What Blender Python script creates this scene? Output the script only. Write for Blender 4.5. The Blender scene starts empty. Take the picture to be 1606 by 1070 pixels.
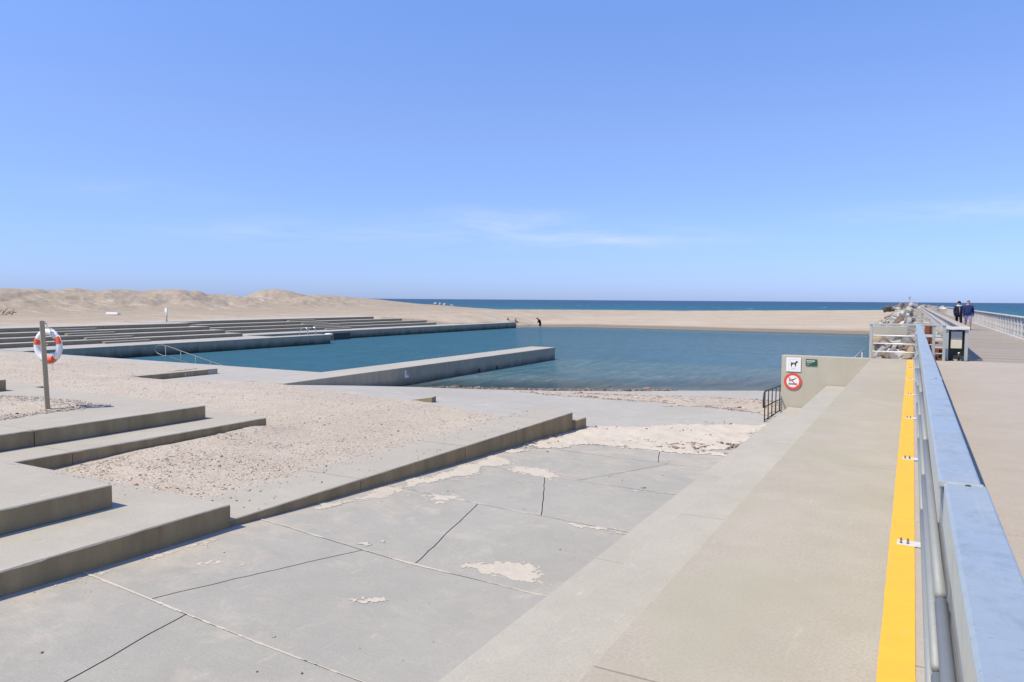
import bpy, bmesh, math, random
import numpy as np
from mathutils import Vector, Matrix
random.seed(7)
rng = np.random.default_rng(11)
S = bpy.context.scene
COL = S.collection
R = math.radians

# ------------------------------------------------------------------ camera
CW, CH, CF = 1606.0, 1070.0, 1180.0
YAW = math.atan(642/1180); PITCH = math.atan(65.1/1180); ROLL = 0.0069; CZ = 1.6
Fv = np.array([-math.sin(YAW)*math.cos(PITCH), math.cos(YAW)*math.cos(PITCH), -math.sin(PITCH)])
R0 = np.array([math.cos(YAW), math.sin(YAW), 0.0])
D0 = np.cross(Fv, R0)
if D0[2] > 0: D0 = -D0
CX = math.cos(ROLL)*R0 - math.sin(ROLL)*D0
CY = math.sin(ROLL)*R0 + math.cos(ROLL)*D0
cam = bpy.data.cameras.new('camera'); co = bpy.data.objects.new('camera', cam); COL.objects.link(co)
cam.sensor_width = 36; cam.lens = CF/CW*36; cam.clip_start = 0.05; cam.clip_end = 60000
M = Matrix(((CX[0], -CY[0], -Fv[0], 0), (CX[1], -CY[1], -Fv[1], 0), (CX[2], -CY[2], -Fv[2], CZ), (0, 0, 0, 1)))
co.matrix_world = M
S.camera = co

# ------------------------------------------------------------------ world, sun, exposure
SUN_EL = R(57.5); SUN_DIR = (-0.61, -0.79)          # horizontal direction towards the sun
w = bpy.data.worlds.new('World'); S.world = w; w.use_nodes = True
nt = w.node_tree; nt.nodes.clear(); N = nt.nodes.new; L = nt.links.new
out = N('ShaderNodeOutputWorld'); bg = N('ShaderNodeBackground'); sky = N('ShaderNodeTexSky')
sky.sky_type = 'NISHITA'; sky.sun_disc = False; sky.sun_elevation = SUN_EL
sky.sun_rotation = math.atan2(SUN_DIR[0], SUN_DIR[1]); sky.air_density = 1.0; sky.dust_density = 0.3; sky.ozone_density = 3.0
bg.inputs[1].default_value = 0.15
tc = N('ShaderNodeTexCoord'); sep = N('ShaderNodeSeparateXYZ'); L(tc.outputs['Generated'], sep.inputs[0])
# colour balance of the sky towards the clear saturated blue of the photograph
tint = N('ShaderNodeMix'); tint.data_type = 'RGBA'; tint.blend_type = 'MULTIPLY'; tint.inputs[0].default_value = 1
mr0 = N('ShaderNodeMapRange'); mr0.inputs[1].default_value = 0.0; mr0.inputs[2].default_value = 0.42
L(sep.outputs[2], mr0.inputs[0])
tr = N('ShaderNodeValToRGB'); tr.color_ramp.elements[0].color = (0.40, 0.55, 1.12, 1); tr.color_ramp.elements[1].color = (0.88, 1.01, 1.36, 1)
_e = tr.color_ramp.elements.new(0.5); _e.color = (0.76, 0.78, 1.04, 1)
L(mr0.outputs[0], tr.inputs[0]); L(sky.outputs[0], tint.inputs[6]); L(tr.outputs[0], tint.inputs[7])
# thin cirrus: a few faint wisps low over the sea
def W(op, a, b=None):
    k = N('ShaderNodeMath'); k.operation = op
    for i_, v in ((0, a), (1, b)):
        if v is None: continue
        if isinstance(v, (int, float)): k.inputs[i_].default_value = v
        else: L(v, k.inputs[i_])
    return k.outputs[0]
azm = W('ARCTAN2', sep.outputs[0], sep.outputs[1]); elv = sep.outputs[2]; tot = None
mp = N('ShaderNodeMapping'); mp.inputs['Scale'].default_value = (3, 3, 22); L(tc.outputs['Generated'], mp.inputs[0])
cn = N('ShaderNodeTexNoise'); cn.inputs['Scale'].default_value = 2.6; cn.inputs['Detail'].default_value = 9; cn.inputs['Roughness'].default_value = 0.66; cn.inputs['Distortion'].default_value = .4
L(mp.outputs[0], cn.inputs[0])
for a0, z0, wa, wz, k0 in ((-.515, .106, .075, .014, .7), (-.35, .080, .15, .012, .65), (-.515, .085, .20, .02, .35), (.055, .104, .13, .012, .7), (-.80, .083, .13, .018, .45), (-.95, .125, .12, .014, .2), (1.2, .12, .4, .03, .5), (-2.2, .1, .5, .03, .5), (2.7, .14, .5, .03, .5)):
    q = W('ADD', W('POWER', W('DIVIDE', W('SUBTRACT', azm, a0), wa), 2.0), W('POWER', W('DIVIDE', W('SUBTRACT', elv, z0), wz), 2.0))
    g = W('MULTIPLY', W('EXPONENT', W('MULTIPLY', q, -1.0)), k0); tot = g if tot is None else W('ADD', tot, g)
cr = N('ShaderNodeMapRange'); cr.inputs[1].default_value = 0.34; cr.inputs[2].default_value = 0.74; L(cn.outputs[0], cr.inputs[0])
mul2 = N('ShaderNodeMath'); mul2.operation = 'MULTIPLY'; L(cr.outputs[0], mul2.inputs[0]); L(tot, mul2.inputs[1]); mul2.use_clamp = True
cm = N('ShaderNodeMix'); cm.data_type = 'RGBA'; L(W('MULTIPLY', mul2.outputs[0], .65), cm.inputs[0]); L(tint.outputs[2], cm.inputs[6]); cm.inputs[7].default_value = (4.6, 4.95, 5.6, 1)
L(cm.outputs[2], bg.inputs[0]); L(bg.outputs[0], out.inputs[0])
sl = bpy.data.lights.new('sun', 'SUN'); sl.energy = 4.3; sl.angle = R(0.55); sl.color = (1.0, 0.885, 0.66)
so = bpy.data.objects.new('sun', sl); COL.objects.link(so)
sd = Vector((SUN_DIR[0]*math.cos(SUN_EL), SUN_DIR[1]*math.cos(SUN_EL), math.sin(SUN_EL)))
so.rotation_euler = sd.to_track_quat('Z', 'Y').to_euler(); so.location = (-20, -20, 40)
S.view_settings.view_transform = 'Standard'; S.view_settings.look = 'None'; S.view_settings.gamma = 1
S.view_settings.exposure = 0.20
S.view_settings.use_curve_mapping = False

# ------------------------------------------------------------------ material helpers
class NB:
    def __init__(s, name):
        s.m = bpy.data.materials.new(name); s.m.use_nodes = True; s.t = s.m.node_tree; s.t.nodes.clear()
        s.out = s.n('ShaderNodeOutputMaterial'); s.p = s.n('ShaderNodeBsdfPrincipled'); s.l(s.p.outputs[0], s.out.inputs[0])
        g = s.n('ShaderNodeNewGeometry'); s.pos = g.outputs['Position']; s.nrm = g.outputs['Normal']
    def n(s, k): return s.t.nodes.new(k)
    def l(s, a, b): s.t.links.new(a, b)
    def noise(s, scale, detail=6, rough=.6, vec=None, stretch=None, dist=0):
        v = vec or s.pos
        if stretch:
            m = s.n('ShaderNodeMapping'); m.inputs['Scale'].default_value = stretch; s.l(v, m.inputs[0]); v = m.outputs[0]
        k = s.n('ShaderNodeTexNoise'); k.inputs['Scale'].default_value = scale; k.inputs['Detail'].default_value = detail
        k.inputs['Roughness'].default_value = rough; k.inputs['Distortion'].default_value = dist; s.l(v, k.inputs[0]); return k.outputs[0]
    def vor(s, scale, vec=None, out='Distance'):
        k = s.n('ShaderNodeTexVoronoi'); k.inputs['Scale'].default_value = scale; s.l(vec or s.pos, k.inputs[0]); return k.outputs[out]
    def rng(s, v, a, b, c=0, d=1):
        k = s.n('ShaderNodeMapRange'); k.inputs[1].default_value = a; k.inputs[2].default_value = b; k.inputs[3].default_value = c; k.inputs[4].default_value = d
        s.l(v, k.inputs[0]); return k.outputs[0]
    def mix(s, f, a, b, mode='MIX'):
        k = s.n('ShaderNodeMix'); k.data_type = 'RGBA'; k.blend_type = mode
        for i, v in ((0, f), (6, a), (7, b)):
            if isinstance(v, (int, float)): k.inputs[i].default_value = v
            elif isinstance(v, tuple): k.inputs[i].default_value = v if len(v) == 4 else (*v, 1)
            else: s.l(v, k.inputs[i])
        return k.outputs[2]
    def math(s, op, a, b=None):
        k = s.n('ShaderNodeMath'); k.operation = op
        for i, v in ((0, a), (1, b)):
            if v is None: continue
            if isinstance(v, (int, float)): k.inputs[i].default_value = v
            else: s.l(v, k.inputs[i])
        return k.outputs[0]
    def xyz(s, v=None):
        k = s.n('ShaderNodeSeparateXYZ'); s.l(v or s.pos, k.inputs[0]); return k.outputs
    def bump(s, h, st=.3, d=.01):
        k = s.n('ShaderNodeBump'); k.inputs['Strength'].default_value = st; k.inputs['Distance'].default_value = d
        s.l(h, k.inputs['Height']); s.l(k.outputs[0], s.p.inputs['Normal']); return k
    def fin(s, col, rough=.8, metal=0, spec=.3):
        if isinstance(col, tuple): s.p.inputs['Base Color'].default_value = (*col, 1)
        else: s.l(col, s.p.inputs['Base Color'])
        if isinstance(rough, (int, float)): s.p.inputs['Roughness'].default_value = rough
        else: s.l(rough, s.p.inputs['Roughness'])
        s.p.inputs['Metallic'].default_value = metal; s.p.inputs['Specular IOR Level'].default_value = spec
        return s.m

def plain(name, c, rough=.6, metal=0, var=.25, scale=20):
    b = NB(name); n = b.noise(scale, 4); k = b.rng(n, .3, .7, 1-var, 1+var)
    mm = b.n('ShaderNodeVectorMath'); mm.operation = 'SCALE'; mm.inputs[0].default_value = c; b.l(k, mm.inputs['Scale'])
    b.bump(n, .15, .004)
    return b.fin(mm.outputs[0], rough, metal)

def concrete(name, c1, c2, riser=None, streak=False, waterline=None, brush=False, sandy=0, patch=None, dist=.006, dirt=.6, film=False):
    """cast concrete: cloudy mottling, pores, pale dust; dirt on upright faces"""
    b = NB(name)
    big = b.noise(.35, 5, .6, dist=.5); mid = b.noise(2.3, 8, .68); fine = b.noise(55, 4, .7); pore = b.noise(17, 6, .75)
    c = b.mix(b.rng(big, .33, .68), c1, c2)
    c = b.mix(b.rng(mid, .35, .75, 0, .45), c, tuple(x*.80 for x in c1))
    c = b.mix(b.rng(fine, .4, .75, 0, .42), c, tuple(x*.55 for x in c1))
    c = b.mix(b.rng(b.noise(140, 2, .5), .62, .75, 0, .5), c, (.62, .60, .55))
    c = b.mix(b.rng(pore, .62, .72, 0, .35), c, tuple(x*.62 for x in c2))
    c = b.mix(b.rng(b.noise(9, 5, .7, stretch=(1, .25, 1)), .62, .8, 0, .5), c, (.62, .58, .5))
    if sandy:
        c = b.mix(b.rng(b.noise(1.1, 9, .72, dist=.8), .56, .70, 0, sandy), c, (.60, .545, .45))
    if patch:
        c = b.mix(b.rng(b.noise(.5, 4, .5, dist=1), .5, .6, 0, .5), c, patch)
    if film:   # blown sand dusting the yard near the kerb wall and towards the water
        px_, py_, _z = b.xyz()
        nz_ = b.noise(1.3, 10, .75, dist=.6)
        k1 = b.math('MAXIMUM', b.rng(px_, -7.7, -6.2, 1, 0), b.rng(py_, 11, 17, 0, 1))
        c = b.mix(b.rng(b.math('ADD', nz_, b.math('MULTIPLY', k1, .16)), .54, .74, 0, .75), c, (.50, .445, .36))
        c = b.mix(b.rng(b.noise(.6, 7, .7, stretch=(1, .3, 1)), .5, .7, 0, .4), c, (.33, .325, .30))
    h = b.mix(.5, fine, mid)
    if brush:
        br = b.noise(30, 3, .6, stretch=(.15, 3, 1)); c = b.mix(b.rng(br, .35, .7, 0, .22), c, tuple(x*.72 for x in c1)); h = b.mix(.6, h, br)
        # fine grooves running across
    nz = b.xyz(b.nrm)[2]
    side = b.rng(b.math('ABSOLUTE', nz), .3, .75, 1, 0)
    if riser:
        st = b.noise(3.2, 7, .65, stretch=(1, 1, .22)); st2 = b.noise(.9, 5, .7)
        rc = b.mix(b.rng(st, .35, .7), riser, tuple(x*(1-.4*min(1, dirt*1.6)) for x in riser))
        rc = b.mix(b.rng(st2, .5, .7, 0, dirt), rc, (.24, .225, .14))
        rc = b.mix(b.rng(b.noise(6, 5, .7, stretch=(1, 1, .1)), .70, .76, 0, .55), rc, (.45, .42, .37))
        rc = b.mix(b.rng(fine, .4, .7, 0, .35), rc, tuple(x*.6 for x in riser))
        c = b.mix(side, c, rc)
    if waterline is not None:
        z = b.xyz()[2]; zz = b.math('ADD', z, b.rng(b.noise(1.1, 6, .7, stretch=(1, 1, .5)), 0, 1, -.28, .28))
        al = b.math('MULTIPLY', b.rng(zz, waterline+.05, waterline+.55, 1, 0), side)
        c = b.mix(al, c, (.045, .052, .036))
    b.bump(h, .5, dist)
    return b.fin(c, .88, 0, .2)

m_yard = concrete('yard_concrete', (.375, .36, .315), (.44, .42, .37), sandy=.35, brush=True, film=True)
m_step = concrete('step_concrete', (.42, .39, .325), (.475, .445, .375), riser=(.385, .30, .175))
m_seat = concrete('seat_concrete', (.43, .405, .34), (.485, .46, .39), riser=(.42, .40, .34), dirt=.15)
m_landing = concrete('landing_concrete', (.415, .375, .30), (.475, .435, .355), riser=(.42, .385, .32), patch=(.37, .35, .26), dirt=.15)
m_prom = concrete('promenade_concrete', (.43, .38, .32), (.48, .43, .365), brush=True)
m_walk = concrete('walkway_concrete', (.41, .39, .345), (.465, .445, .40), sandy=.4)
m_wall = concrete('wall_concrete', (.42, .39, .33), (.47, .44, .38), riser=(.50, .465, .37), dirt=.10)
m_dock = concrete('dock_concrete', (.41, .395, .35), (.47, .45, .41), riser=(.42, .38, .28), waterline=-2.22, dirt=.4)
m_jetty = concrete('jetty_concrete', (.43, .405, .35), (.48, .455, .40), riser=(.45, .39, .29), waterline=-2.42, dirt=.3)
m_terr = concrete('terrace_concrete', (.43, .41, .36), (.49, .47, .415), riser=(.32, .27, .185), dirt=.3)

def sand_mat(name, c1, c2, wet=None, grain=True, grass=False):
    b = NB(name)
    big = b.noise(.12, 6, .6); mid = b.noise(1.2, 7, .7); fine = b.noise(24, 5, .8); sp = b.noise(70, 2, .5)
    c = b.mix(b.rng(big, .35, .65), c1, c2)
    c = b.mix(b.rng(mid, .4, .7, 0, .5), c, tuple(x*.78 for x in c1))
    c = b.mix(b.rng(fine, .55, .72, 0, .55), c, tuple(x*.55 for x in c1))
    if grain:
        v = b.vor(42, out='Color'); s = b.n('ShaderNodeSeparateColor'); b.l(v, s.inputs[0])
        c = b.mix(b.rng(s.outputs[0], .84, .97, 0, .45), c, (.30, .25, .21))
        c = b.mix(b.rng(s.outputs[1], .85, .95, 0, .6), c, (.66, .63, .57))
        c = b.mix(b.rng(s.outputs[2], .88, .98, 0, .5), c, (.42, .27, .19))
    if grass:
        xw = b.rng(b.math('ADD', b.xyz()[0], b.rng(big, 0, 1, -12, 12)), -75, -50, 1, 0); c = b.mix(xw, c, b.mix(b.rng(mid, .4, .65), (.325, .27, .20), (.38, .32, .245)))
        # stony, sparsely grown faces of the dunes
        g = b.noise(.16, 8, .72, stretch=(1, 1, 2)); z = b.xyz()[2]
        k = b.math('MULTIPLY', b.rng(g, .47, .60, 0, .75), b.rng(z, .1, 1.2))
        c = b.mix(k, c, (.35, .30, .25))
        k = b.math('MULTIPLY', b.rng(b.noise(.5, 8, .8), .56, .68, 0, .7), b.rng(z, .2, 1.5))
        c = b.mix(k, c, (.27, .25, .17))
        sp2 = b.noise(1.6, 3, .6); c = b.mix(b.rng(sp2, .68, .74, 0, .5), c, (.62, .58, .52))
        st = b.noise(.5, 8, .75, stretch=(1, .12, 1)); c = b.mix(b.rng(st, .6, .72, 0, .30), c, (.34, .29, .23))
        wd_ = b.noise(1.0, 9, .75, stretch=(.07, .5, 1), dist=.5); c = b.mix(b.rng(wd_, .52, .64, 0, .55), c, (.30, .25, .195)); c = b.mix(b.rng(b.noise(.8, 8, .75, stretch=(.1, .6, 1)), .53, .66, 0, .5), c, (.60, .54, .45))
    if wet is not None:
        z = b.xyz()[2]; zz = b.math('ADD', z, b.rng(mid, 0, 1, -.08, .08))
        k = b.rng(zz, wet, wet+.13, 1, 0); c = b.mix(k, c, (.235, .195, .15))
    b.bump(b.mix(.5, fine, mid), .6, .03)
    return b.fin(c, .95, 0, .15)

m_gravel = sand_mat('gravel_sand', (.44, .38, .30), (.51, .45, .365))
m_drift = sand_mat('drift_sand', (.54, .485, .40), (.61, .555, .47), grain=False)
m_beach = sand_mat('beach_sand', (.43, .36, .27), (.49, .415, .32), wet=-1.99, grain=False, grass=True)
m_plate = plain('galvanised_plate', (.72, .71, .68), .45, .2, .1)
m_yellow = NB('yellow_paint')
_b = m_yellow; _n = _b.noise(8, 8, .75); _f = _b.noise(90, 3)
_c = _b.mix(_b.rng(_n, .35, .7), (.88, .475, .050), (.82, .43, .045)); _c = _b.mix(_b.rng(_b.noise(3, 10, .8), .66, .75, 0, .5), _c, (.55, .47, .35))
_c = _b.mix(_b.rng(_f, .5, .8, 0, .2), _c, (.6, .35, .08)); _c = _b.mix(_b.rng(_b.noise(1.3, 9, .75), .5, .68, 0, .3), _c, (.62, .36, .09)); _c = _b.mix(_b.rng(_b.noise(26, 6, .75, stretch=(1, .3, 1)), .62, .7, 0, .45), _c, (.50, .42, .30)); _b.bump(_f, .3, .003); m_yellow = _b.fin(_c, .6)

def galv(name, c=(.62, .66, .70), rough=.42, metal=.85, mot=.2):
    b = NB(name); v = b.vor(38, out='Color'); s = b.n('ShaderNodeSeparateColor'); b.l(v, s.inputs[0])
    big = b.noise(3.5, 7, .65, stretch=(1, .5, 1)); streak = b.noise(10, 6, .7, stretch=(1, .1, .35))
    c_ = b.mix(b.rng(s.outputs[0], 0, 1, 0, .22), c, tuple(x*.72 for x in c))
    c_ = b.mix(b.rng(big, .4, .7, 0, .4), c_, tuple(x*.80 for x in c))
    if mot > .3:
        c_ = b.mix(b.rng(b.noise(5, 9, .75, dist=1), .5, .66, 0, .6), c_, tuple(x*.66 for x in c)); c_ = b.mix(b.rng(b.noise(9, 8, .75), .6, .7, 0, .6), c_, (.82, .83, .82)); c_ = b.mix(b.rng(b.noise(60, 3, .6), .66, .72, 0, .5), c_, (.35, .33, .3))
    c_ = b.mix(b.rng(streak, .62, .75, 0, .4), c_, (.78, .78, .76))
    ro = b.rng(big, .3, .7, rough-.08, rough+.14)
    b.bump(b.noise(7, 5, .6), .12, .006)
    return b.fin(c_, ro, metal, .5)
m_galv = galv('galvanised_steel', (.30, .32, .32), .55, .25); m_side = galv('dull_side_sheet', (.36, .375, .36), .6, .15, .5)
m_galv_top = galv('galvanised_top_rail', (.60, .66, .64), .42, .62, .5)
m_dull = galv('dull_galvanised_steel', (.50, .53, .50), .55, .5)
m_stain = plain('stainless_tube', (.6, .62, .62), .3, .8, .1)
m_tube = plain('dull_grey_tube', (.20, .21, .20), .5, .3, .2)
m_bolt = plain('rusty_bolt', (.20, .16, .13), .6, .4, .3)
m_dark = plain('dark_metal', (.05, .05, .05), .5, .4)
m_rust = NB('rusty_steel'); _b = m_rust; _n = _b.noise(5, 8, .75); m_rust = (_b.bump(_n, .6, .02), _b.fin(_b.mix(_b.rng(_n, .35, .7), (.30, .105, .05), (.16, .06, .035)), .85))[1]

def wood(name, c1, c2):
    b = NB(name); g = b.noise(22, 6, .7, stretch=(.06, 1.2, 1)); big = b.noise(.9, 4, .6, stretch=(.2, 6, 1))
    oi = b.n('ShaderNodeObjectInfo'); c = b.mix(b.rng(g, .3, .7), c1, c2)
    c = b.mix(b.rng(big, .4, .65, 0, .55), c, tuple(x*.72 for x in c1)); b.bump(g, .5, .006)
    return b.fin(c, .85, 0, .2)
m_plank = wood('weathered_plank', (.32, .285, .245), (.40, .36, .315))
m_timber = wood('weathered_timber', (.52, .50, .47), (.62, .60, .57))
m_cap = wood('brown_grey_cap', (.40, .36, .31), (.48, .43, .37))
m_post = wood('lifebuoy_post_wood', (.40, .32, .20), (.48, .40, .27))
m_white = plain('white_paint', (.80, .80, .78), .45, 0, .06)
m_red = plain('red_paint', (.72, .085, .05), .5, 0, .1)
m_black = plain('black_print', (.02, .02, .025), .5, 0, .1)
m_green = plain('green_print', (.02, .11, .055), .45, 0, .1)
m_pink = plain('faded_red_print', (.75, .25, .25), .5, 0, .1)
m_grey = plain('grey_print', (.45, .46, .48), .5, 0, .1)
m_orange = plain('orange_band', (.82, .13, .055), .5, 0, .1)
m_rope = plain('white_rope', (.72, .69, .62), .8, 0, .1)
m_beige = plain('beige_panel', (.62, .57, .46), .5, 0, .06)
m_dgreen = plain('dark_green_panel', (.045, .06, .05), .6, 0, .3, 6)
m_skin = plain('skin', (.46, .27, .19), .6, 0, .08)
m_navy = plain('navy_knit', (.020, .035, .115), .9, 0, .2, 60)
m_navy2 = plain('dark_navy_jacket', (.012, .014, .038), .8, 0, .2, 30)
m_blk = plain('black_cloth', (.010, .010, .012), .9, 0, .2, 30)
m_scarf = plain('pale_scarf', (.62, .60, .56), .9, 0, .1, 30)
m_hair = plain('grey_brown_hair', (.16, .12, .09), .9, 0, .2, 60)
_b = NB('striped_shorts'); _wv = _b.n('ShaderNodeTexWave'); _wv.inputs['Scale'].default_value = 9; _b.l(_b.pos, _wv.inputs[0])
m_short = _b.fin(_b.mix(_b.rng(_wv.outputs[1], .45, .55), (.42, .40, .55), (.10, .10, .24)), .9)

TONES = [('dark grey', (.13, .125, .115)), ('reddish brown', (.25, .15, .105)), ('pale grey', (.42, .40, .36)), ('buff', (.36, .29, .19)), ('mid grey', (.25, .24, .22)), ('whitish', (.55, .52, .46))]
def rock_mat(c0):
    b = NB('rock'); n = b.noise(3.2, 9, .7); m = b.noise(11, 5, .7)
    c = b.mix(b.rng(n, .35, .7, 0, .5), c0, tuple(x*.5 for x in c0)); c = b.mix(b.rng(m, .55, .75, 0, .4), c, tuple(min(.7, x*1.35) for x in c0))
    b.bump(b.mix(.5, n, m), .8, .05); return b.fin(c, .9, 0, .2)
m_rocks = [rock_mat(c) for _, c in TONES]
def pebble_mat():
    b = NB('pebble'); a = b.n('ShaderNodeAttribute'); a.attribute_name = 'tone'
    rp = b.n('ShaderNodeValToRGB'); b.l(a.outputs['Fac'], rp.inputs[0]); el = rp.color_ramp.elements
    el[0].color = (.12, .10, .085, 1); el[1].color = (.70, .67, .62, 1)
    for p, c in ((.2, (.30, .24, .20, 1)), (.4, (.42, .30, .23, 1)), (.6, (.46, .41, .36, 1)), (.8, (.56, .50, .42, 1))):
        k = el.new(p); k.color = c
    return b.fin(rp.outputs[0], .85, 0, .25)
m_peb = pebble_mat()

# ------------------------------------------------------------------ mesh helpers
def link(name, me, mats, parent=None):
    o = bpy.data.objects.new(name, me); COL.objects.link(o)
    for m in (mats if isinstance(mats, (list, tuple)) else [mats]):
        if m.name not in [x.name for x in me.materials if x]: me.materials.append(m)
    if parent: o.parent = parent
    return o
def tag(o, label=None, cat=None, group=None, kind=None):
    if label: o['label'] = label
    if cat: o['category'] = cat
    if group: o['group'] = group
    if kind: o['kind'] = kind
    return o
def empty(name, loc=(0, 0, 0), rz=0, **k):
    o = bpy.data.objects.new(name, None); COL.objects.link(o); o.location = loc; o.rotation_euler = (0, 0, rz); o.empty_display_size = .2
    return tag(o, **k)
class MB:
    def __init__(s): s.v = []; s.f = []; s.mi = []; s.sm = []
    def add(s, vs, fs, mi=0, sm=False):
        o = len(s.v); s.v += [tuple(x) for x in vs]; s.f += [tuple(i+o for i in f) for f in fs]; s.mi += [mi]*len(fs); s.sm += [sm]*len(fs); return s
    def box(s, a, b, mi=0, rot=None, piv=None):
        x0, y0, z0 = a; x1, y1, z1 = b
        vs = [Vector(p) for p in ((x0, y0, z0), (x1, y0, z0), (x1, y1, z0), (x0, y1, z0), (x0, y0, z1), (x1, y0, z1), (x1, y1, z1), (x0, y1, z1))]
        if rot is not None:
            pv = Vector(piv) if piv else sum(vs, Vector())/8
            vs = [pv + rot @ (v-pv) for v in vs]
        return s.add(vs, [(0, 3, 2, 1), (4, 5, 6, 7), (0, 1, 5, 4), (1, 2, 6, 5), (2, 3, 7, 6), (3, 0, 4, 7)], mi)
    def tube(s, pts, r, n=10, mi=0, cap=True):
        pts = [Vector(p) for p in pts]; rings = []; up = None
        rs = r if isinstance(r, (list, tuple)) else [r]*len(pts)
        for i, p in enumerate(pts):
            d = (pts[min(i+1, len(pts)-1)] - pts[max(i-1, 0)]).normalized()
            if up is None: up = d.orthogonal().normalized()
            up = (up - d*up.dot(d)).normalized(); q = d.cross(up)
            rings.append([p + (up*math.cos(2*math.pi*k/n) + q*math.sin(2*math.pi*k/n))*rs[i] for k in range(n)])
        vs = [v for g in rings for v in g]; fs = []
        for i in range(len(pts)-1):
            for k in range(n):
                a = i*n+k; b_ = i*n+(k+1) % n; fs.append((a, b_, b_+n, a+n))
        if cap: fs.append(tuple(range(n))[::-1]); fs.append(tuple((len(pts)-1)*n+k for k in range(n)))
        return s.add(vs, fs, mi, True)
    def ellip(s, c, r, n=10, m=6, mi=0, rot=None):
        vs = []; fs = []
        for i in range(m+1):
            th = math.pi*i/m
            for k in range(n):
                ph = 2*math.pi*k/n; v = Vector((r[0]*math.sin(th)*math.cos(ph), r[1]*math.sin(th)*math.sin(ph), r[2]*math.cos(th)))
                if rot is not None: v = rot @ v
                vs.append(v + Vector(c))
        for i in range(m):
            for k in range(n):
                a = i*n+k; b_ = i*n+(k+1) % n; fs.append((a, a+n, b_+n, b_))
        return s.add(vs, fs, mi, True)
    def prism(s, poly, z0, z1, mi=0):
        n = len(poly); vs = [(x, y, z0) for x, y in poly] + [(x, y, z1) for x, y in poly]
        return s.add(vs, [tuple(range(n))[::-1], tuple(range(n, 2*n))] + [(i, (i+1) % n, (i+1) % n+n, i+n) for i in range(n)], mi)
    def build(s, name, mats, parent=None, bevel=0):
        me = bpy.data.meshes.new(name); me.from_pydata(s.v, [], s.f); me.polygons.foreach_set('material_index', s.mi)
        me.polygons.foreach_set('use_smooth', s.sm)
        mats = mats if isinstance(mats, (list, tuple)) else [mats]
        for m in mats: me.materials.append(m)
        me.update()
        if bevel:
            bm = bmesh.new(); bm.from_mesh(me); bmesh.ops.recalc_face_normals(bm, faces=bm.faces)
            es = [e for e in bm.edges if len(e.link_faces) == 2 and e.calc_face_angle(0) > .5]
            bmesh.ops.bevel(bm, geom=es, offset=bevel, segments=2, affect='EDGES', profile=.6); bm.to_mesh(me); bm.free()
        return link(name, me, [], parent)

def fbm(x, y, scale, seed=0, octv=5, gain=.5):
    x = np.asarray(x, float)/scale; y = np.asarray(y, float)/scale; tot = np.zeros(np.broadcast(x, y).shape); amp = 1; s = 0
    for o in range(octv):
        xi = np.floor(x).astype(np.int64); yi = np.floor(y).astype(np.int64); fx = x-xi; fy = y-yi
        fx = fx*fx*(3-2*fx); fy = fy*fy*(3-2*fy)
        def h(a, b_):
            n = (a*374761393 + b_*668265263 + (seed+o)*1442695041) & 0x7fffffff
            n = ((n ^ (n >> 13))*1274126177) & 0x7fffffff
            return ((n ^ (n >> 16)) & 0xffff)/65535.0
        v = (h(xi, yi)*(1-fx)+h(xi+1, yi)*fx)*(1-fy) + (h(xi, yi+1)*(1-fx)+h(xi+1, yi+1)*fx)*fy
        tot += amp*v; s += amp; amp *= gain; x = x*2.03+17.1; y = y*2.03+5.7
    return tot/s*2-1

def grid_mesh(name, X, Y, Z, mat, keep=None, smooth=True):
    """mesh from 2-D arrays of coordinates; keep = boolean per vertex"""
    n, m = X.shape; idx = -np.ones((n, m), int)
    k = np.ones((n, m), bool) if keep is None else keep
    q = k[:-1, :-1] & k[1:, :-1] & k[1:, 1:] & k[:-1, 1:]
    used = np.zeros((n, m), bool); used[:-1, :-1] |= q; used[1:, :-1] |= q; used[1:, 1:] |= q; used[:-1, 1:] |= q
    idx[used] = np.arange(used.sum())
    V = np.stack([X[used], Y[used], Z[used]], 1)
    a = idx[:-1, :-1][q]; b_ = idx[1:, :-1][q]; c = idx[1:, 1:][q]; d = idx[:-1, 1:][q]
    F = np.stack([a, b_, c, d], 1)
    me = bpy.data.meshes.new(name); me.vertices.add(len(V)); me.vertices.foreach_set('co', V.ravel())
    me.loops.add(F.size); me.loops.foreach_set('vertex_index', F.ravel().astype(np.int32))
    me.polygons.add(len(F)); me.polygons.foreach_set('loop_start', np.arange(0, F.size, 4, dtype=np.int32))
    me.polygons.foreach_set('use_smooth', np.full(len(F), smooth)); me.update(calc_edges=True); me.validate()
    # make normals point up
    if len(me.polygons) and me.polygons[0].normal.z < 0: me.flip_normals()
    return link(name, me, mat)

def rbf(pts):
    P = np.array(pts, float); n = len(P); d = np.linalg.norm(P[:, None, :2]-P[None, :, :2], axis=2)
    A = np.zeros((n+3, n+3)); A[:n, :n] = d; A[:n, n] = 1; A[:n, n+1:] = P[:, :2]; A[n, :n] = 1; A[n+1:, :n] = P[:, :2].T
    w_ = np.linalg.solve(A, np.r_[P[:, 2], 0, 0, 0])
    def f(x, y):
        x = np.asarray(x, float); y = np.asarray(y, float); r = w_[n] + w_[n+1]*x + w_[n+2]*y
        for i in range(n): r = r + w_[i]*np.hypot(x-P[i, 0], y-P[i, 1])
        return r
    return f

WATER = -2.2
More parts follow.
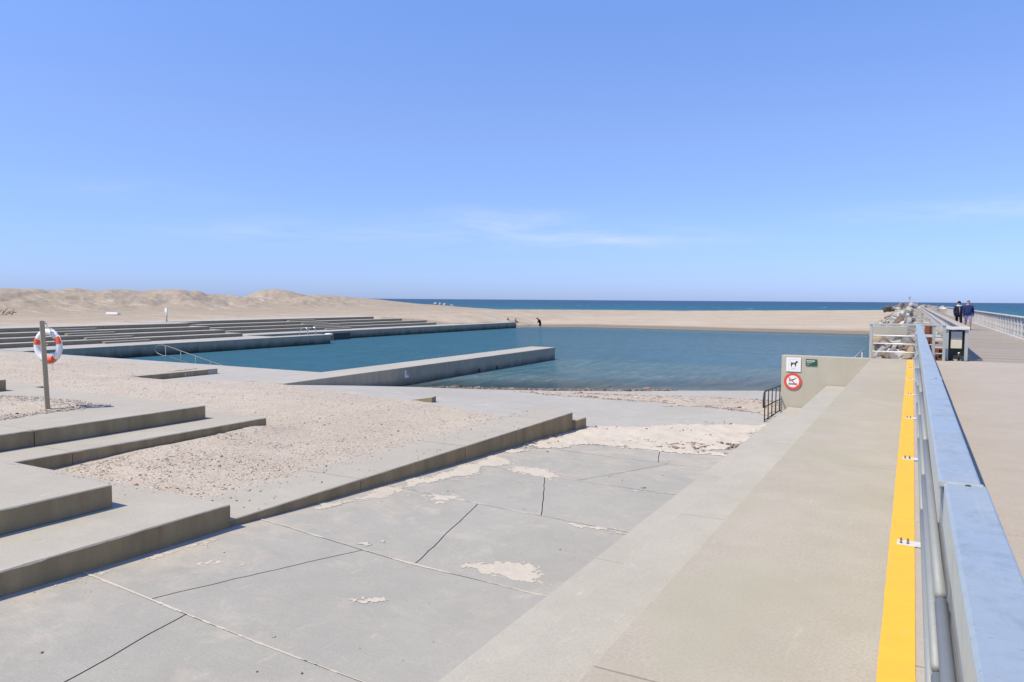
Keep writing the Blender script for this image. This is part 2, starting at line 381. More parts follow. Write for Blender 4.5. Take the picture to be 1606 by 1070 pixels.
# concrete apron: the falling yard, the walkway and the slipway that runs under water
yard_z = rbf([(-7.7, 2, -1.20), (-7.7, 6.6, -1.34), (-7.7, 12, -1.54), (-7.7, 17.3, -1.73), (-5.5, 2, -1.45), (-5.5, 7, -1.52), (-5.3, 12, -1.62),
              (-3.4, 2, -1.55), (-3.4, 5, -1.56), (-3.4, 12, -1.64), (-3.6, 23.5, -1.73), (-7.6, 19, -1.74), (-6, 33, -2.2), (-10.5, 30.4, -2.2),
              (-15.2, 27.8, -2.2), (-17.8, 26.8, -2.2), (-20.1, 26.1, -2.2), (-12, 40, -2.9), (-3.5, 42, -2.6), (-20, 33, -2.9),
              (-19.75, 19.3, -1.46), (-16.5, 18.4, -1.44), (-12.4, 17.8, -1.46), (-9, 18.6, -1.6)])

# ------------------------------------------------------------------ the beach, dunes and sea bed (one sheet round the place)
HOR = lambda px: 535 - 65.1 + (px-803)*.0069
def img_ray(px):
    """world heading of an image column (at the horizon)"""
    v = Fv + ((px-CW/2)*CX + (HOR(px)-CH/2)*CY)/CF
    return math.atan2(v[0], v[1])
sil = [(-400, 450), (-100, 452), (0, 452.5), (60, 454), (75, 455.5), (117, 452.5), (150, 457.5), (175, 455), (220, 460), (245, 459), (285, 456.5), (310, 459.5), (325, 464), (380, 465.5),
       (400, 461), (415, 457.8), (450, 458.8), (470, 463), (505, 462.5), (530, 464.5), (565, 468), (600, 470.6), (650, 476), (700, 479.5), (750, 483.6), (790, 485.6), (1000, 486.6), (1080, 487.6), (1360, 486.6), (1500, 486), (1700, 486)]
az = np.array([img_ray(p) for p, _ in sil]); elev = np.array([-(y-HOR(p))/CF*math.cos(math.atan((p-803)/CF)) for p, y in sil])
# crest distance and foot distance of the dune belt by heading
cd = np.interp([p for p, _ in sil], [-400, 0, 300, 420, 560, 700, 790, 1000, 1400, 1700], [120, 125, 150, 165, 185, 190, 190, 196, 215, 215])
ROT_ = .0098
def beach_height(X, Y):
    a = np.arctan2(X, Y); d = np.hypot(X, Y)
    el = np.interp(a, az, elev); c = np.interp(a, az, cd); zc = CZ + el*c
    p = np.interp(a, az, [q for q, _ in sil])
    duney = np.interp(p, [500, 640], [1, 0])
    # plain level in front
    plain_ = np.interp(d, [0, 60, 85, 110, 130], [-.45, -.45, -.40, -.32, -.25])
    foot = np.interp(p, [0, 450, 560, 800], [96, 118, 120, 130])
    t = np.clip((d-foot)/(c-foot), 0, 1); t = t*t*(3-2*t)
    z = plain_ + (zc-plain_)*t
    # beyond crest
    back = np.clip((d-c)/60, 0, 1)
    z = np.where(d > c, zc - back*(zc+3.2), z)
    # dune relief, zero at the crest line
    rel = fbm(X, Y, 15, 3, 6)*1.6 - np.abs(fbm(X, Y, 9, 9, 6))*1.6 + .2
    z = z + duney*rel*np.clip(t*3, 0, 1)*np.clip(np.abs(d-c)/14, .12, 1)*np.where(d > c, 0.2, 1)
    # sand bar towards the pool: falls to the waterline at Y = 97
    bar = np.interp(Y+np.interp(X, [-60, -52, -48, -42, 0], [13, 11, 6, 0, 0]), [60, 88, 96.5, 99, 103, 112, 130, 170], [-4, -3.2, -2.25, -2.12, -1.85, -1.62, -1.42, -1.05])
    bar = bar + fbm(X, Y, 12, 21, 5)*.10*np.clip((Y-98)/8, 0, 1)
    side = np.clip((X+60)/9, 0, 1)              # 0 = left plain, 1 = open to the pool
    z = np.where(X > -60, np.where(d < c, np.minimum(z, z*(1-side)+side*np.maximum(bar, -4)) + 0, z), z)
    z = np.where((d < c) & (X > -60), z*(1-np.clip((d-150)/45, 0, 1)) + np.clip((d-150)/45, 0, 1)*zc, z)
    z = np.where((Y < 84) & (X > -53.5) , -3.4, z)
    z += fbm(X, Y, 3.2, 5, 5)*.09*(z > -2.1) + duney*fbm(X, Y, 3.5, 15, 6, .6)*.5*np.clip(t*3, 0, 1)*np.clip(np.abs(d-c)/10, .25, 1)
    z = np.where(X+ROT_*Y > .5, z - np.clip((X+ROT_*Y-.5)/4, 0, 1)*3.5, z)
    # back of the left plain, towards the photographer, under the terraces
    z = np.where((X > -62) & (Y < 60) & (X < -53.5), np.minimum(z, -.46), z)
    return z
na, nd = 1000, 330
A = np.linspace(img_ray(-420), img_ray(1640), na); Dd = np.concatenate([np.geomspace(40, 90, 60), np.geomspace(90.3, 240, 220), np.geomspace(243, 420, nd-280)])
AA, DD = np.meshgrid(A, Dd, indexing='ij'); XX = DD*np.sin(AA); YY = DD*np.cos(AA)
beach = grid_mesh('beach', XX, YY, beach_height(XX, YY), m_beach); tag(beach, kind='structure')

# ------------------------------------------------------------------ sea and pool water
def water_mat(name, deep, mid_c, shallow, pool):
    b = NB(name); b.t.nodes.remove(b.p)
    at = b.n('ShaderNodeAttribute'); at.attribute_name = 'depth'; dep = at.outputs['Fac']
    rp = b.n('ShaderNodeValToRGB'); b.l(dep, rp.inputs[0]); el = rp.color_ramp.elements
    el[0].color = (*shallow, 1); el[1].color = (*deep, 1); k = el.new(.45 if pool else .35); k.color = (*mid_c, 1)
    n1 = b.noise(.35 if pool else .02, 6, .6); rm = b.n('ShaderNodeMapping'); rm.inputs['Rotation'].default_value = (0, 0, -YAW); rm.inputs['Scale'].default_value = (2.4, .55, 1) if pool else (.35, .03, 1); b.l(b.pos, rm.inputs[0])
    n2 = b.noise(1.0, 5, .7, vec=rm.outputs[0], dist=.4); n4 = b.noise(3.2, 5, .72, vec=rm.outputs[0], dist=.3); n3 = b.noise(5, 5, .65, stretch=(1, 1.7, 1))
    col = b.mix(b.rng(n1, .35, .7, 0, .35), rp.outputs[0], tuple(x*.7 for x in mid_c))
    col = b.mix(b.rng(n2, .46, .60, 0, .65), col, tuple(x*.62 for x in mid_c)); col = b.mix(b.rng(n4, .45, .58, 0, .5), col, tuple(x*.62 for x in deep)); col = b.mix(b.rng(n4, .58, .68, 0, .35 if pool else .1), col, tuple(min(1, x*2.0) for x in mid_c))
    bp = b.n('ShaderNodeBump'); bp.inputs['Strength'].default_value = .9; bp.inputs['Distance'].default_value = .34 if pool else .45
    if pool:
        wnd = b.noise(1.0, 7, .62, stretch=(.05, .30, 1), dist=.6); rm5 = b.n('ShaderNodeMapping'); rm5.inputs['Rotation'].default_value = (0, 0, -YAW); rm5.inputs['Scale'].default_value = (2.2, .30, 1); b.l(b.pos, rm5.inputs[0])
        n5 = b.noise(1.0, 6, .78, vec=rm5.outputs[0], dist=.6)
        col = b.mix(b.rng(wnd, .38, .62, 0, .55), col, tuple(x*.60 for x in mid_c)); col = b.mix(b.rng(n5, .40, .60, 0, .6), col, tuple(x*.42 for x in mid_c)); col = b.mix(b.rng(n5, .58, .72, 0, .35), col, tuple(min(1, x*2.1) for x in mid_c))
    h = b.math('ADD', b.math('ADD', b.math('MULTIPLY', n2, .5), b.math('MULTIPLY', n4, .5)), b.math('MULTIPLY', n5, 1.6)) if pool else b.math('ADD', b.noise(.25, 6, .65, stretch=(1, 1.6, 1)), b.math('MULTIPLY', n2, .5))
    b.l(h, bp.inputs['Height'])
    df = b.n('ShaderNodeBsdfDiffuse'); b.l(col, df.inputs[0])
    gl = b.n('ShaderNodeBsdfGlossy'); gl.inputs['Roughness'].default_value = .05 if pool else .22; b.l(bp.outputs[0], gl.inputs['Normal'])
    gl.inputs[0].default_value = (1, 1, 1, 1)
    tp = b.n('ShaderNodeBsdfTransparent'); tp.inputs[0].default_value = (.78, .80, .66, 1)
    body = b.n('ShaderNodeMixShader'); b.l(b.rng(dep, .0, .10, .45, 1), body.inputs[0]); b.l(tp.outputs[0], body.inputs[1]); b.l(df.outputs[0], body.inputs[2])
    fr = b.n('ShaderNodeFresnel'); fr.inputs[0].default_value = 1.33; b.l(bp.outputs[0], fr.inputs['Normal'])
    fac = b.rng(fr.outputs[0], 0, 1, 0, .60 if pool else .26)
    mx = b.n('ShaderNodeMixShader'); b.l(fac, mx.inputs[0]); b.l(body.outputs[0], mx.inputs[1]); b.l(gl.outputs[0], mx.inputs[2])
    foam = None
    if not pool:
        f = b.noise(.35, 5, .7, vec=rm.outputs[0]); g = b.noise(.012, 3, .5)
        a = b.math('MULTIPLY', b.rng(f, .66, .70), b.rng(g, .42, .58))
        fd = b.n('ShaderNodeBsdfDiffuse'); fd.inputs[0].default_value = (.75, .78, .78, 1)
        m2 = b.n('ShaderNodeMixShader'); b.l(a, m2.inputs[0]); b.l(mx.outputs[0], m2.inputs[1]); b.l(fd.outputs[0], m2.inputs[2]); mx = m2
    b.l(mx.outputs[0], b.out.inputs[0]); return b.m
m_pool = water_mat('pool_water', (.050, .150, .235), (.072, .20, .26), (.25, .235, .16), True)
m_sea = water_mat('sea_water', (.006, .042, .115), (.013, .115, .165), (.08, .25, .25), False)
def depth_attr(o, vals):
    at = o.data.attributes.new('depth', 'FLOAT', 'POINT'); at.data.foreach_set('value', vals.astype(np.float32))
# pool water: bounded by quay, docks and the beach
gx = np.linspace(-60, 3, 127); gy = np.concatenate([np.linspace(23.4, 45, 87), np.linspace(46, 104, 59)])
GX, GY = np.meshgrid(gx, gy, indexing='ij')
bed = np.where((GX > -21.3) & (GY < 45), yard_z(GX, GY), -4.2)
bed = np.where(GY > 88, beach_height(GX, GY), np.maximum(bed, -4.2))
dep = np.clip((WATER-bed)/2.0, 0, 1)
dep = dep*np.where((GX > -21.3), np.clip(.0+(WATER-bed)/1.6, 0, 1)**.6, 1)
keepw = (GX > -48.2)
pool = grid_mesh('pool_water', GX, GY, np.full(GX.shape, WATER), m_pool, keep=keepw); tag(pool, kind='structure')
n_, m_ = GX.shape; q = keepw[:-1, :-1] & keepw[1:, :-1] & keepw[1:, 1:] & keepw[:-1, 1:]
us = np.zeros((n_, m_), bool); us[:-1, :-1] |= q; us[1:, :-1] |= q; us[1:, 1:] |= q; us[:-1, 1:] |= q
depth_attr(pool, dep[us])
bed_o = MB(); bed_o.add([(-50, 23.6, -4.3), (3, 23.6, -4.3), (3, 95, -4.3), (-50, 95, -4.3)], [(0, 1, 2, 3)]); tag(bed_o.build('pool_bed', m_beach), kind='structure')
# sea: fan from just behind the bar to beyond the horizon
A2 = np.linspace(img_ray(-900), img_ray(2600), 160); D2 = np.geomspace(60, 30000, 150)
AA2, DD2 = np.meshgrid(A2, D2, indexing='ij'); SX = DD2*np.sin(AA2); SY = DD2*np.cos(AA2)
keep = (SX > 3.2) | (DD2 > 186)
sea = grid_mesh('sea', SX, SY, np.full(SX.shape, WATER-.01), m_sea, keep=keep); tag(sea, kind='structure')
q = keep[:-1, :-1] & keep[1:, :-1] & keep[1:, 1:] & keep[:-1, 1:]
us = np.zeros(keep.shape, bool); us[:-1, :-1] |= q; us[1:, :-1] |= q; us[1:, 1:] |= q; us[:-1, 1:] |= q
sdep = np.interp(np.log(DD2), np.log([60, 200, 330, 600, 1100, 2500, 30000]), [.02, .08, .26, .55, .85, 1, 1]); depth_attr(sea, sdep[us])

# ------------------------------------------------------------------ apron meshes
def surf(name, x0, x1, y0, y1, step, f, mat, dz=0, parent=None, keepf=None):
    nx = max(2, int(abs(x1-x0)/step)+1); ny = max(2, int(abs(y1-y0)/step)+1)
    X, Y = np.meshgrid(np.linspace(x0, x1, nx), np.linspace(y0, y1, ny), indexing='ij')
    o = grid_mesh(name, X, Y, f(X, Y)+dz, mat, keep=keepf(X, Y) if keepf else None)
    if parent: o.parent = parent
    return o
# walkway along the pool, slipway into the water
surf('slipway', -21.0, -3.3, 17.4, 44, .35, yard_z, m_walk)['kind'] = 'structure'
wk = MB(); wk.box((-46.9, 17.0, -3.6), (-20.95, 23.45, -1.46)); tag(wk.build('walkway', m_walk), kind='structure')
lp = MB(); lp.prism([(-46.9, -2), (-24.8, -2), (-24.8, 20.8), (-46.9, 20.8)], -3, -1.30)
lp.prism([(-24.78, -2), (-9, -2), (-9, 17.3), (-24.78, 17.35)], -3, -1.305); tag(lp.build('lower_ground', m_walk), kind='structure')
m_jd = plain('joint_dirt', (.15, .135, .115), .95, 0, .5, 30)
# yard: slabs separated by sand-filled joints and open diagonal cuts
yard = empty('yard', (0, 0, 0)); tag(yard, kind='structure')
YJ = [-1.2, 2.2, 4.70, 7.13, 9.80, 12.24, 14.7, 17.4]
DG = [(-5.9, -5.4), (-5.60, -6.08), (-6.62, -5.96), (-5.17, -5.9), (-4.82, -5.95), (-5.31, -4.38), (-4.6, -5.4)]
for i in range(len(YJ)-1):
    y0, y1 = YJ[i]+.006, YJ[i+1]-.006
    for side in (0, 1):
        xa, xb = DG[i]; g = .0075
        nx, ny = 26, 18; T, U = np.meshgrid(np.linspace(0, 1, nx), np.linspace(0, 1, ny), indexing='ij')
        dx = xa+(xb-xa)*U + fbm(U*3, U*0+i, .25, 40+i, 4)*.018
        lo, hi = (-7.9, dx-g) if side == 0 else (dx+g, -3.3+0*dx)
        X = lo+(hi-lo)*T; Y = y0+(y1-y0)*U
        o = grid_mesh('slab', X, Y, yard_z(X, Y)+fbm(X, Y, 1.2, 2, 3)*.004, m_yard); o.parent = yard
    if True:
        o = surf('joint_bed', -7.9, -3.3, YJ[i], YJ[i+1], .3, yard_z, m_jd, dz=-.022, parent=yard)
# sand lying in the cross joints, uneven and partly missing
for i, yj in enumerate(YJ[1:-1]):
    X, Y = np.meshgrid(np.linspace(-7.8, -3.35, 400), yj+np.linspace(-.036, .036, 13), indexing='ij')
    wv = .006 + .026*np.clip(fbm(X, X*0+i*3, .4, 60+i, 6, .65)+.32, 0, 1.1)
    k = np.abs(Y-yj) < wv
    o = grid_mesh('joint_sand', X, Y, yard_z(X, Y)+.0035+.004*np.clip(1-np.abs(Y-yj)/.03, 0, 1), m_drift, keep=k); o.parent = yard; o['kind'] = 'stuff'

# sand drifts lying on the yard
PTS = lambda arr: np.array(arr, float)
def inpoly_dist(X, Y, poly):
    poly = PTS(poly); d = np.full(X.shape, 1e9); ins = np.zeros(X.shape, bool); n = len(poly)
    for i in range(n):
        x0, y0 = poly[i]; x1, y1 = poly[(i+1) % n]; ex, ey = x1-x0, y1-y0
        t = np.clip(((X-x0)*ex+(Y-y0)*ey)/(ex*ex+ey*ey), 0, 1); d = np.minimum(d, np.hypot(X-x0-t*ex, Y-y0-t*ey))
        c = ((y0 > Y) != (y1 > Y)) & (X < (x1-x0)*(Y-y0)/((y1-y0) if abs(y1-y0) > 1e-9 else 1e-9)+x0); ins ^= c
    return np.where(ins, d, -d)
def drift(poly, step=.05, amp=.35, thick=.035, seed=0, name='sand_drift', mat=None, base=yard_z, sc=.8, parent=None):
    P = PTS(poly); X, Y = np.meshgrid(np.arange(P[:, 0].min()-.4, P[:, 0].max()+.4, step), np.arange(P[:, 1].min()-.4, P[:, 1].max()+.4, step), indexing='ij')
    s = inpoly_dist(X, Y, poly) + fbm(X, Y, sc, seed, 6, .66)*amp*1.3 + fbm(X, Y, .10, seed+2, 4, .8)*.16 + fbm(X, Y, .035, seed+7, 2)*.10 - .07
    Z = base(X, Y) + .003 + np.clip(s, 0, .6)/.6*thick*(.7+.5*fbm(X, Y, .25, seed+5, 3))
    Z = np.where(s < .01, base(X, Y)+.0025, Z)
    return grid_mesh(name, X, Y, Z, mat or m_drift, keep=s > 0)
sd_poly = [(-7.65, 12.8), (-7.0, 14.6), (-6.6, 15.7), (-5.5, 15.9), (-3.5, 16.2), (-3.35, 19.6), (-3.4, 21.0), (-4.6, 20.9), (-5.4, 20.4), (-6.4, 18.9), (-7.7, 18.1)]
o1 = drift(sd_poly, .03, .55, .05, 3)
extra = [([(-7.62, 7.2), (-7.3, 8.5), (-7.0, 11), (-6.9, 13.2), (-7.62, 13.2)], .28, 5), ([(-4.75, 7.35), (-4.3, 7.2), (-3.5, 7.3), (-3.4, 7.62), (-4.0, 7.85), (-4.6, 7.8)], .22, 8),
         ([(-6.3, 7.1), (-6.0, 7.2), (-5.75, 7.7), (-6.0, 7.6)], .12, 9), ([(-7.62, 3.9), (-7.5, 4.2), (-7.4, 6.3), (-7.62, 6.3)], .10, 11), ([(-7.0, 9.5), (-6.3, 9.4), (-6.2, 9.9), (-6.9, 10.2)], .3, 12),
         ([(-4.2, 12.0), (-3.6, 12.1), (-3.5, 12.4), (-4.3, 12.2)], .16, 14), ([(-7.1, 5.6), (-6.9, 5.5), (-6.6, 5.9), (-6.9, 6.0)], .14, 15), ([(-4.5, 9.55), (-3.5, 9.6), (-3.45, 9.85), (-4.4, 9.8)], .18, 17), ([(-6.9, 12), (-5.7, 12.0), (-5.8, 12.6), (-6.8, 12.9)], .3, 19), ([(-5.1, 5.9), (-4.9, 5.85), (-4.8, 6.1), (-5.0, 6.1)], .12, 21)]
ms = [o1]
for p, a, sd_ in extra: ms.append(drift(p, .016, a, .012, sd_, sc=.45))
def join(objs, name):
    V = []; Fc = []; off = 0
    for o in objs:
        me = o.data; c = np.empty(len(me.vertices)*3); me.vertices.foreach_get('co', c); V.append(c.reshape(-1, 3))
        l = np.empty(len(me.loops), np.int32); me.loops.foreach_get('vertex_index', l); Fc.append(l+off); off += len(me.vertices)
    V = np.concatenate(V); Fi = np.concatenate(Fc); me = bpy.data.meshes.new(name); me.vertices.add(len(V)); me.vertices.foreach_set('co', V.ravel())
    me.loops.add(len(Fi)); me.loops.foreach_set('vertex_index', Fi); me.polygons.add(len(Fi)//4)
    me.polygons.foreach_set('loop_start', np.arange(0, len(Fi), 4, dtype=np.int32)); me.polygons.foreach_set('use_smooth', np.ones(len(Fi)//4, bool)); me.update(calc_edges=True)
    mt = objs[0].data.materials[0]
    for o in objs: bpy.data.objects.remove(o)
    return link(name, me, mt)
sd_o = join(ms, 'sand_drift'); tag(sd_o, 'pale blown sand lying in patches across the grey yard slabs', 'sand', kind='stuff')

# pebble field builder
OCT_V = np.array([(1, 0, 0), (0, 1, 0), (-1, 0, 0), (0, -1, 0), (0, 0, 1), (.5, .5, .75), (-.6, .4, .6), (0, 0, -1)], float)
OV = np.array([(1, 0, 0), (.3, .9, .1), (-.8, .55, 0), (-.9, -.5, .1), (.2, -1, 0), (.35, .2, .8), (-.4, -.1, .75), (0, 0, -.7)], float)
OF = [(0, 1, 5), (1, 2, 6), (1, 6, 5), (2, 3, 6), (3, 4, 6), (4, 5, 6), (4, 0, 5), (1, 0, 7), (2, 1, 7), (3, 2, 7), (4, 3, 7), (0, 4, 7)]
def pebbles(name, P, size, label, cat='pebbles', tone=None, top=None):
    n = len(P); a = rng.uniform(0, 2*math.pi, n); ca, sa = np.cos(a), np.sin(a)
    sx = size*rng.uniform(.7, 1.3, n); sy = size*rng.uniform(.5, 1.0, n); sz = size*rng.uniform(.3, .65, n)
    x = OV[None, :, 0]*sx[:, None]; y = OV[None, :, 1]*sy[:, None]; z = OV[None, :, 2]*sz[:, None]
    V = np.stack([P[:, 0, None]+x*ca[:, None]-y*sa[:, None], P[:, 1, None]+x*sa[:, None]+y*ca[:, None], P[:, 2, None]+z+sz[:, None]*.3], 2).reshape(-1, 3)
    F = (np.array(OF)[None]+np.arange(n)[:, None, None]*8).reshape(-1)
    me = bpy.data.meshes.new(name); me.vertices.add(len(V)); me.vertices.foreach_set('co', V.ravel()); me.loops.add(len(F)); me.loops.foreach_set('vertex_index', F.astype(np.int32))
    me.polygons.add(len(F)//3); me.polygons.foreach_set('loop_start', np.arange(0, len(F), 3, dtype=np.int32)); me.update(calc_edges=True)
    t = rng.uniform(0, 1, n) if tone is None else tone
    at = me.attributes.new('tone', 'FLOAT', 'POINT'); at.data.foreach_set('value', np.repeat(t, 8).astype(np.float32))
    o = link(name, me, m_peb); return tag(o, label, cat, kind='stuff')

# gravel terrace surface
def gravel_z(X, Y):
    z = -1.275 + .035*fbm(X, Y, 2.2, 31, 5) + .008*fbm(X, Y, .22, 35, 3)
    # blown up against the foot of the long step
    d = X+12.6; m = np.exp(-((d-.45)/.55)**2)*np.where(d > -.2, 1, 0)*np.interp(Y, [7.2, 8.3, 9.2, 10.2, 11.2, 12.2], [0, .03, .07, .09, .17, .05])
    m2 = np.exp(-((d-1.6)/1.3)**2)*np.interp(Y, [7.0, 8.2, 9.5, 11, 13], [0, .07, .09, .05, 0])
    z = z+m+m2*.8
    z = z + np.where((X < -25.0) & (Y > 16.8), .035, 0)
    z = z - np.clip((Y-16.5)/3.5, 0, 1)*.15*np.where(X > -24.8, 1, 0)*np.interp(X, [-20, -10], [1, .3])
    return z
gp = [(-8.68, 5.2), (-8.75, 10), (-8.75, 16.2), (-10.3, 16.4), (-12.4, 17.2), (-16.7, 18.3), (-20.4, 19.2), (-22.6, 17.38), (-24.9, 17.38), (-25.2, 20.4), (-31, 20.7), (-46, 20.9), (-46, -1), (-13.8, -1), (-12.8, 6.0)]
def gk(X, Y):
    s = inpoly_dist(X, Y, gp) + np.where(Y > 15.5, fbm(X, Y, 1.2, 71, 5)*.25, fbm(X, Y, .5, 71, 4)*.04)
    return s
X, Y = np.meshgrid(np.arange(-47, -8.4, .085), np.arange(3, 21.6, .085), indexing='ij'); s = gk(X, Y)
Z = gravel_z(X, Y); Z = np.where((Y > 16.6) & (X > -24.8), np.maximum(Z, np.where(X > -21, yard_z(X, Y), -1.46)+.004), Z)
gr = grid_mesh('gravel', X, Y, Z, m_gravel, keep=s > 0); tag(gr, 'pale stony sand filling the bay between the concrete steps and the pool walkway', 'gravel', kind='stuff')
n = 110000; px = -8.7-36*rng.uniform(0, 1, n)**1.35; py = rng.uniform(5, 20.5, n); dens = fbm(px, py, 1.1, 77, 4)
ok = (gk(px, py) > .05) & (rng.uniform(-1.05, .75, n) < dens); px, py = px[ok], py[ok]
pebbles('pebbles', np.stack([px, py, gravel_z(px, py)-.002], 1), rng.gamma(2.6, .0031, len(px))+.004, 'small mixed stones scattered over the stony sand', tone=np.clip(rng.normal(.55, .27, len(px)), 0, 1))
sx = -12.4+3.4*rng.uniform(0, 1, 3000)**1.4; sy = rng.uniform(6.9, 10.6, 3000); kk = (fbm(sx, sy, .7, 99, 4) > -.05) & (gk(sx, sy) > .1); sx, sy = sx[kk], sy[kk]
pebbles('dark_pebbles', np.stack([sx, sy, gravel_z(sx, sy)], 1), rng.gamma(2.6, .0030, len(sx))+.004, 'darker stones gathered on the sand bank below the long step', tone=np.clip(rng.normal(.32, .22, len(sx)), 0, 1))
# stones on the slipway in two bands, and debris on the sand drift
def band_pts(poly, n, seed, f=yard_z, dz=.0, gate=-.2, sc=1.):
    P = PTS(poly); x = rng.uniform(P[:, 0].min(), P[:, 0].max(), n); y = rng.uniform(P[:, 1].min(), P[:, 1].max(), n)
    s = inpoly_dist(x, y, poly)+fbm(x, y, sc, seed, 4)*.5; k = (s > 0) & (fbm(x, y, .5, seed+3, 4) > gate); x, y = x[k], y[k]
    return np.stack([x, y, f(x, y)+dz], 1)
b1 = [(-13.8, 25.6), (-9.6, 27.2), (-6.6, 27.8), (-3.9, 27.6), (-3.9, 22.9), (-6.2, 24.0), (-8.8, 24.3), (-11.2, 24.4)]
b2 = [(-15.2, 27.2), (-12.4, 28.2), (-9.9, 29.9), (-9.0, 31.2), (-11.5, 29.9), (-15.2, 28.0), (-18.5, 26.9), (-18.4, 26.5)]
drB = drift(b1, .05, 1.3, .03, 44, name='sand_strip', mat=m_gravel); tag(drB, 'strip of sand and stones lying across the slipway below the waterline wash', 'sand', kind='stuff')
P1 = band_pts(b1, 15000, 51, gate=-.12); P2 = band_pts(b2, 9000, 52, gate=-.5); P3 = band_pts([(-4.9, 16.3), (-3.5, 16.3), (-3.4, 17.6), (-4.2, 17.9), (-5.6, 16.9)], 900, 53, dz=.03, gate=0)
P4 = band_pts(sd_poly, 1400, 54, dz=.035, gate=.1); P5 = band_pts([(-7.6, 3), (-3.5, 3), (-3.5, 16), (-7.6, 16)], 130, 55, gate=0)
xk = -8.85+1.1*rng.uniform(0, 1, 420)**2.2; P6 = np.stack([xk, rng.uniform(6.8, 17.3, 420), np.full(420, -1.249)], 1)
xs = rng.uniform(-12.7, -8.9, 160); P7 = np.stack([xs, 6.55-1.2*rng.uniform(0, 1, 160)**2, np.full(160, -1.038)], 1); P7 = P7[P7[:, 1] > 5.85]
P6 = np.concatenate([P6, P7])
PP = np.concatenate([P1, P2, P3, P4, P5, P6]); sz = np.concatenate([rng.gamma(3, .008, len(P1))+.01, rng.gamma(3, .016, len(P2))+.02, rng.gamma(3, .009, len(P3))+.01, rng.gamma(2.5, .006, len(P4))+.006, rng.gamma(2, .004, len(P5))+.005, rng.gamma(2, .0035, len(P6))+.004])
tn = np.concatenate([rng.uniform(.0, .75, len(P1)), np.clip(rng.normal(.07, .10, len(P2)), 0, 1), np.clip(rng.normal(.2, .2, len(P3)), 0, 1), rng.uniform(0, .6, len(P4)), rng.uniform(0, .4, len(P5)), rng.uniform(.1, .9, len(P6))])
pebbles('shore_pebbles', PP, sz, 'washed-up stones strewn in bands across the slipway and sand drift', tone=tn)

# ------------------------------------------------------------------ stepped blocks on the left
def block(name, x0, x1, y0, y1, z0, z1, mat, parent=None, jit=.006, step=.07, chip=0, ends=True):
    """cast block whose top arris on the +x side is worn; subdivided along the arris"""
    n = max(2, int((y1-y0)/step)); ys = np.linspace(y0, y1, n+1); vs = []; fs = []
    rnd = fbm(ys, ys*0+x1*3.7, .35, int(abs(x1)*10), 5)*jit; ch = np.clip(fbm(ys, ys*0+9, .5, 88, 5)-.1, 0, 1)*chip*(.55+.9*np.abs(fbm(ys, ys*0+5, .07, 90, 4))) + np.clip(fbm(ys, ys*0+3+x1, .16, 89, 4)-.25, 0, 1)*.05
    for y, r_, c_ in zip(ys, rnd, ch):
        r1 = .012+abs(r_)+c_*.6
        vs += [(x0, y, z0), (x1, y, z0), (x1+r_*.3, y, z1-r1), (x1-r1*.9, y, z1-abs(r_)*.25), (x0, y, z1)]
    for i in range(n):
        a = i*5; b_ = a+5
        fs += [(a+1, b_+1, b_+2, a+2), (a+2, b_+2, b_+3, a+3), (a+3, b_+3, b_+4, a+4), (a, a+4, b_+4, b_), (a, b_, b_+1, a+1)]
    fs += [(0, 1, 2, 3, 4), tuple(n*5+k for k in (4, 3, 2, 1, 0))]
    mb = MB().add(vs, fs); return mb.build(name, mat, parent)
TB = empty('seating_terrace', (-10, 6, -1.3)); tag(TB, 'low broad concrete steps around the gravel bay at the left of the yard', 'concrete steps')
def tb(o):
    o.parent = TB; o.matrix_parent_inverse = Matrix.Translation((10, -6, 1.3)); return o
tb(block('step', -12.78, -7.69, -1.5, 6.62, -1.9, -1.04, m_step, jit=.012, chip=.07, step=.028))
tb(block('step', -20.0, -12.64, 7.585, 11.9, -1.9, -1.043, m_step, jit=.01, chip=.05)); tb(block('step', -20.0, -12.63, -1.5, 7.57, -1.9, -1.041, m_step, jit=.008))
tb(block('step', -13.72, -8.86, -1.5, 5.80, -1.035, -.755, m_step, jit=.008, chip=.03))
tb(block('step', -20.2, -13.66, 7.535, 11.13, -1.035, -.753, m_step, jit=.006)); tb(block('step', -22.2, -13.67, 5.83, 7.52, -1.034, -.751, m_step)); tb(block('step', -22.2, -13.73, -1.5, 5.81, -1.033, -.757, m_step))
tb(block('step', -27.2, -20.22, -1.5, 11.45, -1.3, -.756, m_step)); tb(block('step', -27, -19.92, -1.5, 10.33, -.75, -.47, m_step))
# gravel lying on the second step round the lifebuoy post
gp2 = [(-15.25, 7.9), (-15.3, 10.1), (-17.8, 10.1), (-19.7, 9.6), (-19.8, 5), (-15.2, 5)]
g2 = drift(gp2, .05, .18, .03, 91, name='gravel_patch', mat=m_gravel, base=lambda X, Y: -.751+0*X); tag(g2, 'patch of stony sand on the raised slab around the lifebuoy post', 'gravel', kind='stuff')
x = rng.uniform(-19.8, -15.1, 9000); y = rng.uniform(5, 10.3, 9000); k = inpoly_dist(x, y, gp2)+fbm(x, y, .8, 91, 4)*.18 > 0
pebbles('slab_pebbles', np.stack([x[k], y[k], 0*x[k]-.735], 1), rng.gamma(3, .0034, k.sum())+.005, 'small stones on the sand around the lifebuoy post', tone=np.clip(rng.normal(.48, .27, k.sum()), 0, 1))

